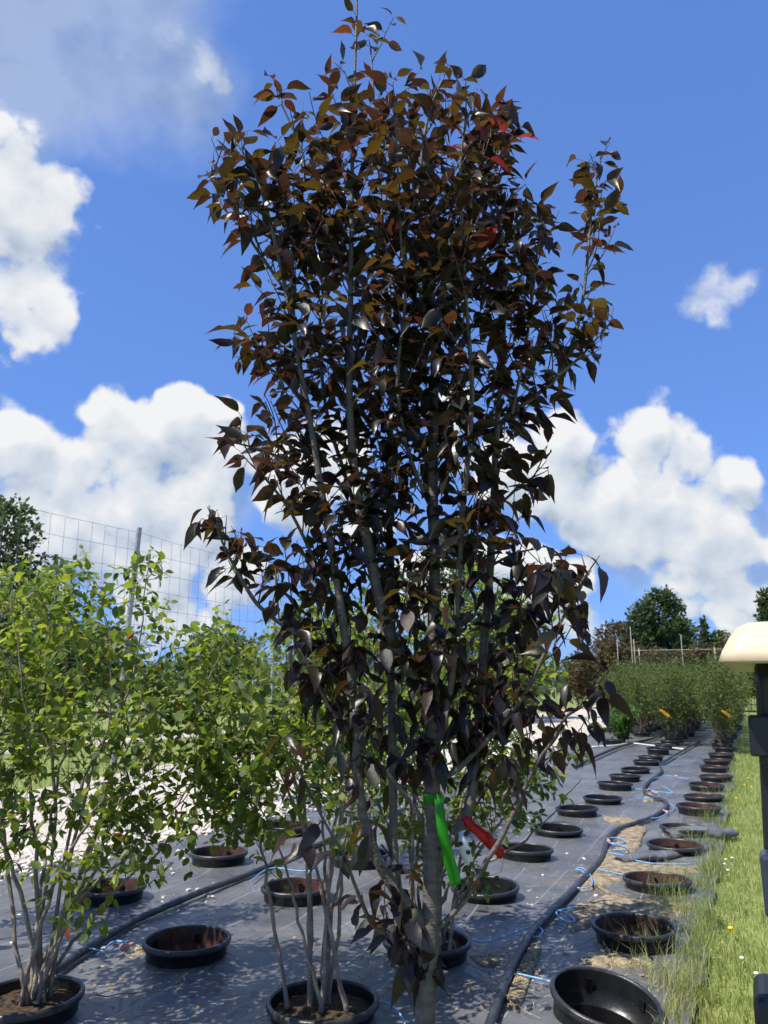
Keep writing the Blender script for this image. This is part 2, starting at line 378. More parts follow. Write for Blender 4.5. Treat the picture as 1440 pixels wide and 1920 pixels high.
# ------------------------------------------------------------------ pots: positions from the photo (rim height about 0.1 m)
RIM = .10
R1 = [(1130, 1890), (1190, 1755), (1232, 1655), (1265, 1588), (1285, 1557), (1310, 1520), (1320, 1496), (1325, 1478), (1343, 1460), (1340, 1443), (1345, 1430), (1353, 1418)]
R2 = [(605, 1888), (800, 1780), (910, 1670), (985, 1600), (1045, 1557), (1082, 1522), (1130, 1500), (1153, 1475), (1172, 1460), (1192, 1445), (1212, 1430), (1220, 1421), (1234, 1407), (1247, 1398)]
R3 = [(50, 1888), (350, 1778), (555, 1675), (675, 1612), (765, 1560)]
R4 = [(208, 1675), (410, 1608), (545, 1556)]
def gpos(x, y): p = ground(x, y, RIM); return Vector((p.x, p.y, 0))
P1 = [gpos(*q) for q in R1]; P2 = [gpos(*q) for q in R2]; P3 = [gpos(*q) for q in R3]; P4 = [gpos(*q) for q in R4]
TREE = at_y(797, 1920, 2.2); TREE = Vector((TREE.x, 2.2, 0))
P4.insert(0, rc(3.35, -4.5)); ALLP = P1 + P2 + P3 + P4 + [TREE]
HOLE_R = .228

# ------------------------------------------------------------------ setting: lawn sheet with the bed cut out, fabric bed, gravel
def quad_sheet(name, rects, m, z=0.0, kind='structure', parent=None):
    mb = MB()
    for (a0, a1, c0, c1) in rects:
        mb.add([rc(a0, c0, z), rc(a0, c1, z), rc(a1, c1, z), rc(a1, c0, z)], [(0, 1, 2, 3)])
    o = mb.build(name, m, parent, smooth=False); tag(o, kind=kind); return o
BIG = 900; A0, A1, C0, C1 = -3.0, 54.0, -5.6, -.52
quad_sheet('ground', [(-BIG, A0, -BIG, BIG), (A1, BIG, -BIG, BIG), (A0, A1, -BIG, C0), (A0, A1, C1, BIG)], M['lawn'])['label'] = 'mown lawn around the nursery bed'

def grid_fabric():
    a0, a1, c0, c1, st = -3.2, 17.0, -6.6, -.40, .045
    na = int((a1 - a0) / st) + 1; nc = int((c1 - c0) / st) + 1
    al, ac = np.meshgrid(np.linspace(a0, a1, na), np.linspace(c0, c1, nc), indexing='ij')
    edge = np.array([.075 * (mnoise.noise(Vector((q * .9, 3.1, 0))) + .6 * mnoise.noise(Vector((q * 3.3, 7.1, 0)))) for q in al[:, 0]])
    ac = ac + edge[:, None] * np.clip((ac - (c1 - .4)) / .4, 0, 1)
    z = np.empty_like(al)
    for i in range(na):
        for j in range(nc):
            a, c = al[i, j], ac[i, j]
            v = .014 * mnoise.noise(Vector((a * .8, c * .8, 0))) + .010 * mnoise.noise(Vector((a * 2.1 + 5, c * 2.6, 1))) + .005 * mnoise.noise(Vector((a * 6, c * 7, 2)))
            z[i, j] = v
    z = np.abs(z) * .6 + z * .5 + .022
    z *= np.clip((a1 - al) / 1.5, 0, 1); z += .012
    kill = np.zeros_like(al, bool)
    for p in ALLP:
        pa, pc = to_rc(p); d = np.hypot(al - pa, ac - pc)
        z += .03 * np.exp(-np.clip(d - HOLE_R, 0, 9) ** 2 / .012) * (d < 1)
        ins = d < HOLE_R
        near = ins & (d > HOLE_R - .075); kill |= ins & ~near
        s = np.where(near, HOLE_R / np.maximum(d, 1e-6), 1)
        al = np.where(near, pa + (al - pa) * s, al); ac = np.where(near, pc + (ac - pc) * s, ac)
    idx = np.arange(na * nc).reshape(na, nc)
    fa = np.stack([idx[:-1, :-1], idx[:-1, 1:], idx[1:, 1:], idx[1:, :-1]], -1).reshape(-1, 4)
    kf = kill.reshape(-1)[fa].any(1); fa = fa[~kf]
    vv = np.stack([ac.reshape(-1), al.reshape(-1), z.reshape(-1)], 1)
    used = np.zeros(len(vv), bool); used[fa.reshape(-1)] = True
    remap = np.cumsum(used) - 1
    me = bpy.data.meshes.new('fabric'); me.from_pydata(vv[used].tolist(), [], remap[fa].tolist())
    me.polygons.foreach_set('use_smooth', [True] * len(fa)); me.materials.append(M['fabric']); me.update()
    o = obj('weed_barrier', me); o.rotation_euler = (0, 0, -RA)
    tag(o, 'black woven weed barrier sheet with pale guide lines', kind='structure')
    mb = MB(); mb.add([(c0, 17, .012), (c1 - .02, 17, .012), (c1 - .02, 54.2, .012), (c0, 54.2, .012)], [(0, 1, 2, 3)])
    o2 = mb.build('weed_barrier_beyond', M['fabric'], smooth=False); o2.rotation_euler = (0, 0, -RA); tag(o2, kind='structure')
    return o
grid_fabric()
def fz(p): return .03

def strip(name, m, left, right, a0, a1, st, z, wob=.25, seed=0):
    """a sheet between two ragged edges running along the rows"""
    mb = MB(); n = int((a1 - a0) / st) + 1; v = []; f = []
    K = 6
    for i in range(n):
        a = a0 + (a1 - a0) * i / (n - 1)
        l = np.interp(a, [q[0] for q in left], [q[1] for q in left]) + wob * mnoise.noise(Vector((a * .7, seed, 0))) + wob * .5 * mnoise.noise(Vector((a * 3.1, seed, 4)))
        r = np.interp(a, [q[0] for q in right], [q[1] for q in right]) + wob * mnoise.noise(Vector((a * .8, seed + 9, 0))) + wob * .5 * mnoise.noise(Vector((a * 3.7, seed + 9, 4)))
        for k in range(K + 1):
            t = k / K; zz = z + (.05 * math.sin(math.pi * t) ** .6 + .012 * mnoise.noise(Vector((a * 2, t * 7, seed))) if 0 < k < K else 0)
            v.append(rc(a, l + (r - l) * t, zz))
    for i in range(n - 1):
        for k in range(K):
            q = i * (K + 1) + k; f.append((q, q + 1, q + K + 2, q + K + 1))
    mb.add(v, f); o = mb.build(name, m); tag(o, kind='structure'); return o
GL = [(-3, -9.6), (8, -9.7), (11, -10.3), (16, -10.6), (30, -9.9), (60, -10.2)]
GR = [(-3, -5.9), (5, -5.75), (8, -5.35), (12, -4.95), (18, -4.55), (25, -4.6), (40, -5.2), (60, -5.2)]
strip('gravel_road', M['gravel'], GL, GR, -3, 60, .18, .045, .28, 2)['label'] = 'pale limestone gravel track beside the weed barrier'
strip('gravel_path', M['gravel'], [(-10, -17), (60, -16.6)], [(-10, -15.4), (60, -15.2)], -10, 60, .4, .008, .3, 6)['label'] = 'narrow pale gravel path across the lawn'

# loose stones on the gravel edge
def stone_templates():
    T = []
    ico = [(0, 0, 1)] + [(.894 * math.cos(a), .894 * math.sin(a), .447) for a in np.arange(5) * 2 * math.pi / 5] + \
          [(.894 * math.cos(a), .894 * math.sin(a), -.447) for a in (np.arange(5) + .5) * 2 * math.pi / 5] + [(0, 0, -1)]
    F = [(0, i + 1, (i + 1) % 5 + 1) for i in range(5)] + [(i + 1, i + 6, (i + 1) % 5 + 1) for i in range(5)] + \
        [((i + 1) % 5 + 1, i + 6, (i + 1) % 5 + 6) for i in range(5)] + [(11, (i + 1) % 5 + 6, i + 6) for i in range(5)]
    for k in range(8):
        v = np.array(ico) * rng.uniform(.7, 1.3, (12, 1)) * np.array([1, rng.uniform(.6, .95), rng.uniform(.4, .7)])
        T.append((v, F))
    return T
ST = stone_templates()
def scatter_stones(mb, pts, smin, smax, z=.03):
    for (x, y) in pts:
        v, f = ST[random.randrange(8)]; s = smin + (smax - smin) * random.random() ** 2.2
        a = random.uniform(0, 6.28); c, sn = math.cos(a), math.sin(a)
        vv = [(x + s * (q[0] * c - q[1] * sn), y + s * (q[0] * sn + q[1] * c), z + s * (q[2] + .2)) for q in v]
        mb.add(vv, f)
mb = MB(); pts = []
for _ in range(9000):
    a = random.uniform(1.5, 20); gr = np.interp(a, [q[0] for q in GR], [q[1] for q in GR])
    c = gr - abs(random.gauss(0, 1.1)) + random.gauss(.10, .16)
    if c < gr - 4: continue
    p = rc(a, c); pts.append((p.x, p.y))
scatter_stones(mb, pts, .012, .05, .06)
pts = []
for _ in range(260):
    a = random.uniform(3, 16); p = rc(a, np.interp(a, [q[0] for q in GR], [q[1] for q in GR]) + abs(random.gauss(.2, .7))); pts.append((p.x, p.y))
for (x, y, n, s) in [(255, 1790, 30, .12), (310, 1640, 16, .1), (320, 1700, 30, .2), (1100, 1640, 26, .35), (1180, 1720, 30, .3), (1000, 1560, 18, .3), (990, 1830, 20, .12), (960, 1690, 16, .3)]:
    g = ground(x, y)
    for _ in range(n): pts.append((g.x + random.gauss(0, s), g.y + random.gauss(0, s)))
pts = [q for q in pts if not any((q[0] - p.x) ** 2 + (q[1] - p.y) ** 2 < .068 for p in ALLP)]
scatter_stones(mb, pts, .006, .026, .035)
tag(mb.build('gravel_stones', M['stone'], smooth=False), 'loose white limestone pieces along the gravel edge', 'gravel', kind='stuff')

def in_pot(x, y): return any((x - p.x) ** 2 + (y - p.y) ** 2 < .068 for p in ALLP)
# ------------------------------------------------------------------ soil patches, straw
def patch(name, pix, seed):
    """exposed soil lying over the fabric; outline traced on the ground"""
    P = [ground(x, y, .04) for x, y in pix]; c = sum(P, Vector()) / len(P)
    out = smooth_path(P + [P[0]], 6)[:-1]; n = len(out); v = []; f = []
    for k, s in enumerate((1.0, .93, .75, .45)):
        for i, q in enumerate(out):
            w = 1 + .14 * mnoise.noise(Vector((i * .8, seed, k * .1))) if k < 2 else 1
            d = c + (q - c) * s * w
            v.append((d.x, d.y, (.012, .052, .060, .064)[k] + (.012 * mnoise.noise(Vector((d.x * 9, d.y * 9, seed))) if k else 0)))
    v.append((c.x, c.y, .066)); f = []
    for k in range(3):
        for i in range(n):
            j = (i + 1) % n; f.append((k * n + i, k * n + j, (k + 1) * n + j, (k + 1) * n + i))
    for i in range(n): f.append((3 * n + i, 3 * n + (i + 1) % n, 4 * n))
    b = MB(); b.add(v, f); o = b.build(name, M['soil']); tag(o, kind='structure'); return P
SOIL = [patch('soil_patch', [(1075, 1700), (1130, 1680), (1100, 1650), (1180, 1685), (1290, 1690), (1290, 1715), (1200, 1728), (1120, 1735), (1060, 1745)], 1),
        patch('soil_patch', [(1075, 1655), (1110, 1620), (1135, 1590), (1170, 1605), (1215, 1620), (1300, 1622), (1310, 1636), (1200, 1640), (1150, 1660), (1090, 1672)], 2),
        patch('soil_patch', [(1150, 1590), (1165, 1560), (1195, 1548), (1215, 1555), (1205, 1570), (1200, 1590), (1180, 1600)], 3),
        patch('soil_patch', [(945, 1880), (965, 1830), (995, 1770), (1015, 1775), (1000, 1820), (985, 1870), (965, 1900)], 4),
        patch('soil_patch', [(1120, 1533), (1180, 1535), (1200, 1543), (1150, 1543)], 5),
        patch('soil_patch', [(1080, 1800), (1130, 1790), (1190, 1798), (1230, 1812), (1180, 1818), (1110, 1812)], 7),
        patch('soil_patch', [(240, 1795), (262, 1780), (282, 1768), (286, 1790), (270, 1800)], 8),
        patch('soil_patch', [(870, 1800), (905, 1790), (935, 1796), (930, 1812), (890, 1815)], 9),
        patch('soil_patch', [(1205, 1503), (1210, 1490), (1222, 1488), (1228, 1502)], 6)]
mb = MB()
for P in SOIL:
    c = sum(P, Vector()) / len(P); sx = max(abs(q.x - c.x) for q in P); sy = max(abs(q.y - c.y) for q in P)
    for _ in range(110):
        x, y = random.gauss(c.x, sx * .7), random.gauss(c.y, sy * .8)
        if in_pot(x, y): continue
        a = random.uniform(0, 3.14); l = random.uniform(.02, .09); w = .0016
        d = Vector((math.cos(a), math.sin(a), random.uniform(-.05, .15))) * l; s = Vector((-math.sin(a), math.cos(a), 0)) * w
        o = Vector((x, y, .066)); mb.add([o - s, o + s, o + d + s * .5, o + d - s * .5], [(0, 1, 2, 3)])
for _ in range(500):
    a = random.uniform(3.4, 12); p = rc(a, -.55 - abs(random.gauss(0, .22)))
    if in_pot(p.x, p.y): continue
    an = random.uniform(0, 3.14); l = random.uniform(.02, .10); d = Vector((math.cos(an), math.sin(an), random.uniform(0, .2))) * l; s = Vector((-math.sin(an), math.cos(an), 0)) * .0016
    o = Vector((p.x, p.y, .045)); mb.add([o - s, o + s, o + d + s * .5, o + d - s * .5], [(0, 1, 2, 3)])
tag(mb.build('straw', M['straw'], smooth=False), 'dry straw litter on the soil patches and sheet edge', 'straw', kind='stuff')
mb = MB()
for _ in range(420):
    x, y = random.choice([(random.uniform(840, 1250), random.uniform(1690, 1900)), (random.uniform(500, 960), random.uniform(1740, 1910)), (random.uniform(20, 480), random.uniform(1690, 1900))])
    p = ground(x, y, .045); a = random.uniform(0, 6.28); l = random.uniform(.012, .035)
    if in_pot(p.x, p.y): continue
    d = Vector((math.cos(a), math.sin(a), .2)) * l; s = Vector((-math.sin(a), math.cos(a), .3)) * l * .35
    mb.add([p, p + d * .5 + s, p + d, p + d * .5 - s], [(0, 1, 2, 3)])
tag(mb.build('leaf_litter', M['dead_leaf'], smooth=False), 'small dead brown leaves strewn on the weed barrier', 'leaf litter', kind='stuff')

# ------------------------------------------------------------------ grass
def blades(name, label, gen, n):
    V = []; F = []; MI = []; k = 0
    for _ in range(n):
        q = gen()
        if q is None: continue
        x, y, h, w = q; a = random.uniform(0, 6.28); b = random.uniform(0, 6.28); lean = random.uniform(.1, .7) * h
        sx, sy = math.cos(a) * w, math.sin(a) * w; lx, ly = math.cos(b) * lean, math.sin(b) * lean
        V += [(x - sx, y - sy, 0), (x + sx, y + sy, 0), (x + lx * .35 + sx * .7, y + ly * .35 + sy * .7, h * .6), (x + lx * .35 - sx * .7, y + ly * .35 - sy * .7, h * .6), (x + lx, y + ly, h * random.uniform(.8, 1))]
        F += [(k, k + 1, k + 2, k + 3), (k + 3, k + 2, k + 4)]
        pn = mnoise.noise(Vector((x * 1.7, y * 1.7, 5))); mi = random.choices((0, 1, 2, 3), (5, max(.5, 4 + 6 * pn), max(.5, 3 - 6 * pn), max(.3, 1.2 + 3 * pn)))[0]; MI += [mi, mi]; k += 5
    b = MB(); b.v, b.f, b.m, b.n = V, F, MI, k
    return tag(b.build(name, BLADE), label, 'grass', kind='stuff')
def g_right():
    a = 2.2 + 22 * random.random() ** 1.9; c = -.5 + random.random() ** 1.3 * (0.9 + .12 * a)
    c += .10 * mnoise.noise(Vector((a * 1.3, 2, 0)))
    p = rc(a, c); e = c < -.38
    h = random.uniform(.035, .085) if not e else random.uniform(.04, .16)
    return p.x, p.y, h * (1 + .5 * mnoise.noise(Vector((p.x * 1.5, p.y * 1.5, 0)))), random.uniform(.0014, .003) * (1 + a * .05)
blades('aisle_grass', 'sunlit mown grass of the aisle along the weed barrier', g_right, 52000)
TUFTS = [(1250, 1700), (1300, 1760), (1280, 1880), (1330, 1640), (1290, 1820), (1310, 1590), (1260, 1665), (1210, 1800), (1325, 1545), (1340, 1505), (1275, 1720), (1300, 1670), (1250, 1860)]
TG = [(ground(x, y), random.uniform(.05, .13)) for x, y in TUFTS]
def g_tuft():
    g, r = random.choice(TG); return random.gauss(g.x, r), random.gauss(g.y, r), random.uniform(.08, .26), random.uniform(.0014, .0026)
blades('edge_grass_tufts', 'long uncut grass tufts overhanging the sheet edge by the pots', g_tuft, 1900)
def g_left():
    a = random.uniform(2, 26); p = rc(a, -9.6 - random.random() ** 1.2 * 6); return p.x, p.y, random.uniform(.05, .13), random.uniform(.004, .008)
blades('lawn_grass', 'grass of the lawn between the gravel track and the path', g_left, 16000)
# dandelions and clover heads in the aisle
mbd = MB(); mbd.lathe([(.001, 0), (.002, .055), (.002, .06), (.013, .062), (.017, .068), (.010, .075), (.002, .077)], 8)
d_me = mbd.mesh('dandelion', M['dandelion']); c_me = mbd.mesh('clover', M['clover'])
for i, (x, y) in enumerate([(1395, 1413), (1397, 1482), (1404, 1468), (1382, 1508), (1372, 1765), (1410, 1486)]):
    o = obj('dandelion', d_me); o.location = ground(x, y); o.scale = (1.15,) * 3
    tag(o, 'yellow dandelion head in the aisle grass', 'flower', 'dandelions in the grass')
for (x, y) in [(1362, 1625), (1360, 1634), (1374, 1622), (1393, 1818), (1420, 1848), (1366, 1646)]:
    o = obj('clover_flower', c_me); o.location = ground(x, y); o.scale = (.9,) * 3
    tag(o, 'white clover head in the aisle grass', 'flower', 'clover heads in the grass')

# ------------------------------------------------------------------ pots
def pot_meshes():
    out = {}
    b = MB(); b.lathe([(.205, -.30), (.228, .0), (.232, .068), (.243, .070)], 40); out['wall'] = b.mesh('pot_wall', M['black_plastic'])
    b = MB(); b.lathe([(.243, .070), (.251, .072), (.254, .078), (.254, .094), (.250, .101), (.240, .103), (.234, .100), (.232, .092)], 40); out['rim'] = b.mesh('pot_rim', M['rim_plastic'])
    b = MB(); b.lathe([(.232, .092), (.226, .02), (.220, -.055), (.204, -.060), (.202, -.066), (.192, -.285)], 40)
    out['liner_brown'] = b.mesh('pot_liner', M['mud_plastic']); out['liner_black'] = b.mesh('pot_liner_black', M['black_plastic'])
    b = MB(); b.lathe([(.192, -.285), (.001, -.288)], 40); out['floor'] = b.mesh('pot_floor', M['potsoil'])
    b = MB(); b.lathe([(.226, .03), (.15, .045), (.07, .055), (.001, .05)], 40)
    for i, v in enumerate(b.v): b.v[i] = (v[0], v[1], v[2] + .012 * mnoise.noise(Vector(v) * 18) + .02)
    out['soil'] = b.mesh('pot_soil', M['potsoil'])
    b = MB(); b.box((0, 0, 0), (.006, .034, .05)); out['slot'] = b.mesh('pot_slot', M['black_plastic'], False)
    return out
PM = pot_meshes()
ORD = ['first', 'second', 'third', 'fourth', 'fifth', 'sixth', 'seventh', 'eighth', 'ninth', 'tenth', 'eleventh', 'twelfth', 'thirteenth']
def make_pot(p, kind, label, group, tilt=(0, 0), lift=.055, cat='pot', name='socket_pot', sc=1.0):
    e = empty(name, (p.x, p.y, lift)); e.rotation_euler = (tilt[0], tilt[1], random.uniform(0, 6.28) if abs(tilt[0]) < .1 else 0.0); e.scale = (sc * random.uniform(.97, 1.03), sc * random.uniform(.97, 1.03), sc)
    obj('wall', PM['wall'], e); obj('rim', PM['rim'], e)
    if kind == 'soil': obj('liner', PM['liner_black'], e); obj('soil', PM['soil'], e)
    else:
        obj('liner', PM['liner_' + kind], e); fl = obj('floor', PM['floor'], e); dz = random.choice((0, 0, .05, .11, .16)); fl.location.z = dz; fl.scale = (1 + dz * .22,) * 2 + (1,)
        for k in range(5):
            s = obj('slot', PM['slot'], e); a = k * 1.2566 + .4
            s.location = (.219 * math.cos(a), .219 * math.sin(a), .035); s.rotation_euler = (0, -.1, a)
    return tag(e, label, cat, group)
for i, p in enumerate(P1):
    if i == 0: make_pot(p, 'black', 'tilted empty black pot with a pale stone inside, beside the grass', None, (.17, .13), .06)  # black lining: the crabapple's shade inside the pot is put into its colour
    elif i == 3: make_pot(p, 'brown', 'red-brown lined empty pot with crumpled fabric folded round it', None, lift=.03)
    else: make_pot(p, 'brown', 'empty pot with red-brown inside, %s beyond the tilted pot along the grass' % ORD[i - 1], 'pots in the row along the grass', (random.gauss(0, .02), random.gauss(0, .02)), random.uniform(.03, .07))
for i, p in enumerate(P2):
    if i == 0: make_pot(p, 'soil', 'soil-filled black pot holding the pale-stemmed shrub beside the crabapple trunk', None, lift=.03, sc=1.04)
    elif i == 1: make_pot(p, 'soil', 'black pot holding the shrub directly behind the crabapple trunk', None)
    else: make_pot(p, 'black', 'empty all-black pot left of the winding hose, %s beyond the crabapple' % ORD[i - 2], 'all-black pots in the hose row', (random.gauss(0, .035), random.gauss(0, .03)), random.uniform(.02, .06))
for i, p in enumerate(P3):
    if i == 0: make_pot(p, 'soil', 'black pot holding the big shrub whose many stems lean right', None)
    elif i in (3, 4): make_pot(p, 'soil', 'black pot holding a shrub seen behind the crabapple stems', 'pots of the shrubs behind the crabapple')
    elif i == 1: make_pot(p, 'brown', 'empty red-brown lined pot beside white stones and the straight hose', None)
    else: make_pot(p, 'brown', 'empty red-brown lined pot just behind the pale-stemmed shrub', None)
for i, p in enumerate(P4):
    if i == 0: make_pot(p, 'soil', 'black pot holding the leafy shrub nearest the gravel track', None)
    else: make_pot(p, 'brown', 'empty pot with red-brown inside in the gravel-side row, %s beyond its leafy shrub' % ORD[i - 1], 'pots in the row next to the gravel')
make_pot(TREE, 'soil', 'black pot holding the purple-leaved crabapple tree', None, lift=.03)
# pale stone in the tilted pot
mb = MB(); v, f = ST[2]; mb.add([q * np.array([.055, .05, .09]) for q in v], f)
o = mb.build('pale_stone', M['stone']); o.location = (P1[0].x + .09, P1[0].y - .05, -.16); tag(o, 'pale stone lying inside the tilted pot', 'stone')

# ------------------------------------------------------------------ hoses and tubes
def ground_tube(name, pix, r, m, label, cat, group=None, z=None, n=8, sub=5, parts=None):
    pts = smooth_path([ground(x, y, .04) for x, y in pix], sub)
    zz = (.045 + r) if z is None else z
    pts = [Vector((p.x, p.y, zz + .006 * mnoise.noise(p * 2.0))) for p in pts]
    b = MB(); b.tube(pts, r, n); o = b.build(name, m); return tag(o, label, cat, group), pts
H1 = [(905, 1975), (925, 1915), (960, 1825), (1000, 1755), (1060, 1690), (1108, 1640), (1130, 1610), (1140, 1578), (1158, 1560), (1200, 1546), (1232, 1532), (1250, 1517), (1247, 1506), (1228, 1501), (1212, 1494), (1208, 1483), (1216, 1470), (1240, 1450), (1239, 1436), (1262, 1421), (1290, 1404), (1313, 1392)]
ground_tube('irrigation_hose', H1, .024, M['hose'], 'long black irrigation hose winding between the two right-hand pot rows', 'hose')
ground_tube('irrigation_hose', [(90, 1840), (160, 1790), (245, 1738), (330, 1700), (400, 1672), (480, 1640), (560, 1606), (650, 1565), (760, 1520)], .024, M['hose'], 'straight black irrigation hose passing under the left shrub branches', 'hose')
ground_tube('irrigation_hose', [(1080, 1440), (1130, 1416), (1165, 1402), (1190, 1395), (1225, 1387), (1250, 1373), (1262, 1366)], .032, M['hose'], 'black irrigation hose curving past the low bright green bush', 'hose')
ground_tube('irrigation_pipe', [(1110, 1402), (1150, 1400), (1186, 1396), (1235, 1401), (1283, 1407)], .020, M['pvc'], 'pale straight irrigation pipe lying across the hoses', 'pipe')
TUBES = [[(1103, 1652), (1090, 1640), (1080, 1638), (1092, 1636), (1108, 1650), (1110, 1668), (1095, 1673), (1080, 1672)],
         [(1120, 1638), (1140, 1642), (1165, 1648), (1178, 1648)],
         [(1140, 1606), (1165, 1610), (1190, 1620), (1230, 1627), (1298, 1628)],
         [(1143, 1578), (1160, 1578), (1172, 1585), (1155, 1590), (1140, 1586), (1170, 1593), (1176, 1600), (1150, 1600)],
         [(1045, 1715), (1062, 1722), (1078, 1735), (1065, 1738), (1048, 1728), (1044, 1718), (1060, 1714), (1080, 1710)],
         [(885, 1772), (905, 1778), (940, 1768), (975, 1755), (1005, 1748), (1018, 1757), (1008, 1768), (995, 1765)],
         [(970, 1838), (1000, 1845), (1030, 1853), (1052, 1862)],
         [(700, 1890), (730, 1895), (750, 1915), (760, 1935)],
         [(140, 1796), (170, 1790), (200, 1796), (225, 1790), (235, 1778), (212, 1776), (195, 1790)],
         [(470, 1660), (495, 1640), (520, 1635), (560, 1640), (600, 1640)],
         [(1190, 1548), (1210, 1540), (1235, 1538), (1262, 1524), (1260, 1513), (1250, 1512)],
         [(1180, 1504), (1205, 1502), (1230, 1500), (1234, 1493), (1222, 1486), (1245, 1480), (1262, 1490)],
         [(1160, 1481), (1200, 1484), (1230, 1488), (1262, 1492)],
         [(1222, 1465), (1250, 1458), (1275, 1462), (1290, 1464)],
         [(1240, 1440), (1265, 1438), (1290, 1434), (1312, 1428)],
         [(1250, 1425), (1280, 1420), (1310, 1416), (1330, 1412)]]
EM = MB(); EM.lathe([(.001, 0), (.012, .0), (.014, .01), (.014, .02), (.006, .026), (.006, .05), (.001, .052)], 10); em_me = EM.mesh('drip_emitter', M['emitter'])
for i, pix in enumerate(TUBES):
    far = pix[0][1] < 1600
    o, pts = ground_tube('drip_tube', pix, .0052 if not far else .006, M['blue_tube'], 'thin blue drip tube curling from the black hose over the sheet', 'drip tube', 'blue drip tubes', z=.072, n=6)
    if i in (3, 8, 10, 11, 12, 13):
        q = pts[len(pts) // 2]; e = obj('drip_emitter', em_me, o); e.location = (q.x, q.y, q.z); e.rotation_euler = (1.2, 0, i); e.scale = (1.5,) * 3

# crumpled, rolled-back fabric at the fourth pot
mbt = [MB() for _ in range(7)]
for b_, (x, y, l) in zip(mbt, [(1010, 1655, .30), (1060, 1648, .22), (900, 1800, .2), (1150, 1712, .25), (860, 1850, .22), (180, 1870, .3), (1120, 1762, .35)]):
    p = ground(x, y, .05); a = random.uniform(-.5, .5); pts = [p + Vector((math.cos(a) * l * t, math.sin(a) * l * t + random.gauss(0, .008), .006 + random.random() * .012)) for t in np.linspace(0, 1, 6)]
    b_.tube(pts, list(np.linspace(.0035, .0012, 6)), 5); q = pts[3]; b_.tube([q, q + Vector((l * .2, l * .14, .01))], [.002, .001], 4)
    tag(b_.build('fallen_twig', M['dead_leaf']), 'thin dry brown twig lying on the weed barrier', 'twig', 'fallen twigs')
def rolled(pix, r, seed, name, label):
    pts = smooth_path([ground(x, y, .05) for x, y in pix], 8); n = 14; v = []; f = []
    for i, p in enumerate(pts):
        t = i / (len(pts) - 1); d = (pts[min(i + 1, len(pts) - 1)] - pts[max(i - 1, 0)]).normalized(); q = Vector((-d.y, d.x, 0))
        rr_ = r * (.55 + .45 * math.sin(math.pi * min(1, t * 1.15 + .1))) if t < .95 else r * .35
        for j in range(n):
            a = 2 * math.pi * j / n; k = 1 + .45 * mnoise.noise(Vector((t * 9, math.cos(a) * 2.1 + seed, math.sin(a) * 2.1)))
            v.append(Vector((p.x, p.y, .05)) + q * math.cos(a) * rr_ * 1.5 * k + Vector((0, 0, rr_ * .75 * (math.sin(a) * k + .75))))
    for i in range(len(pts) - 1):
        for j in range(n): f.append((i * n + j, i * n + (j + 1) % n, (i + 1) * n + (j + 1) % n, (i + 1) * n + j))
    f.append(tuple(range(n))); f.append(tuple((len(pts) - 1) * n + j for j in range(n)))
    b = MB(); b.add(v, f); return tag(b.build(name, M['fabric']), label, 'fabric')
rolled([(1250, 1572), (1300, 1570), (1345, 1570), (1378, 1564)], .085, 1, 'rolled_fabric', 'crumpled roll of black fabric behind the red-brown lined pot, reaching the grass')
rolled([(1160, 1618), (1210, 1612), (1260, 1608), (1310, 1598), (1335, 1588)], .05, 5, 'rolled_fabric', 'long twisted fold of black fabric lying in front of the red-brown lined pot')

# ------------------------------------------------------------------ leaves
def leaf_template(rows, width, fold, curl, wave, twist, pet, ph=0.0):
    """a blade along +x (length 1, petiole included), width in y, folded along the midrib, curled down"""
    v = []; f = []
    def cur(t): return -curl * t * t
    pw = .012
    v += [(0, -pw, cur(0)), (0, pw, cur(0)), (pet, pw, cur(pet)), (pet, -pw, cur(pet))]; f.append((0, 1, 2, 3))
    prof = rows; n0 = len(v)
    for i, (t, w) in enumerate(prof):
        x = pet + (1 - pet) * t; hw = w * width; z = cur(x); tw = twist * t
        for s in (-1, 0, 1):
            y = s * hw; zz = z + abs(y) * fold + s * wave * math.sin(t * 9 + ph) * hw * .9 + wave * .5 * math.sin(t * 6 + ph) * abs(s) * hw
            v.append((x - .08 * abs(y), y * math.cos(tw) - 0, zz + y * math.sin(tw)))
    for i in range(len(prof) - 1):
        a = n0 + i * 3
        f += [(a, a + 1, a + 4, a + 3), (a + 1, a + 2, a + 5, a + 4)]
    return np.array(v), f
CRAB_ROWS = [(0, .02), (.08, .20), (.22, .40), (.40, .47), (.58, .43), (.74, .30), (.87, .13), (1, .005)]
OVAL_ROWS = [(0, .03), (.12, .28), (.35, .46), (.6, .45), (.82, .27), (1, .01)]
CT = [leaf_template(CRAB_ROWS, w, fo, cu, wa, tw, .22, ph) for w, fo, cu, wa, tw, ph in
      [(.42, .35, .30, .14, .4, 0), (.38, .55, .50, .22, -.6, 1), (.45, .22, .18, .12, .3, 2), (.36, .8, .62, .18, .8, 3), (.43, .4, .10, .24, -.4, 4), (.40, .3, .70, .16, .1, 5), (.34, 1.0, .35, .26, 1.1, 2.5), (.41, .6, .42, .2, -.9, 4.4)]]
GT = [leaf_template(OVAL_ROWS, w, fo, cu, wa, tw, .16, ph) for w, fo, cu, wa, tw, ph in
      [(.58, .2, .12, .06, .2, 0), (.54, .35, .2, .1, -.3, 1), (.62, .1, .05, .05, 0, 2), (.50, .5, .3, .1, .4, 3)]]
_lm = {}
def leaf_mesh(kind, ti, mi):
    k = (kind, ti, mi)
    if k not in _lm:
        v, f = (CT if kind == 'crab' else GT)[ti]
        b = MB(); b.add(v, f); _lm[k] = b.mesh('%s_leaf_mesh' % kind, (CRAB if kind == 'crab' else GRN)[mi])
    return _lm[k]
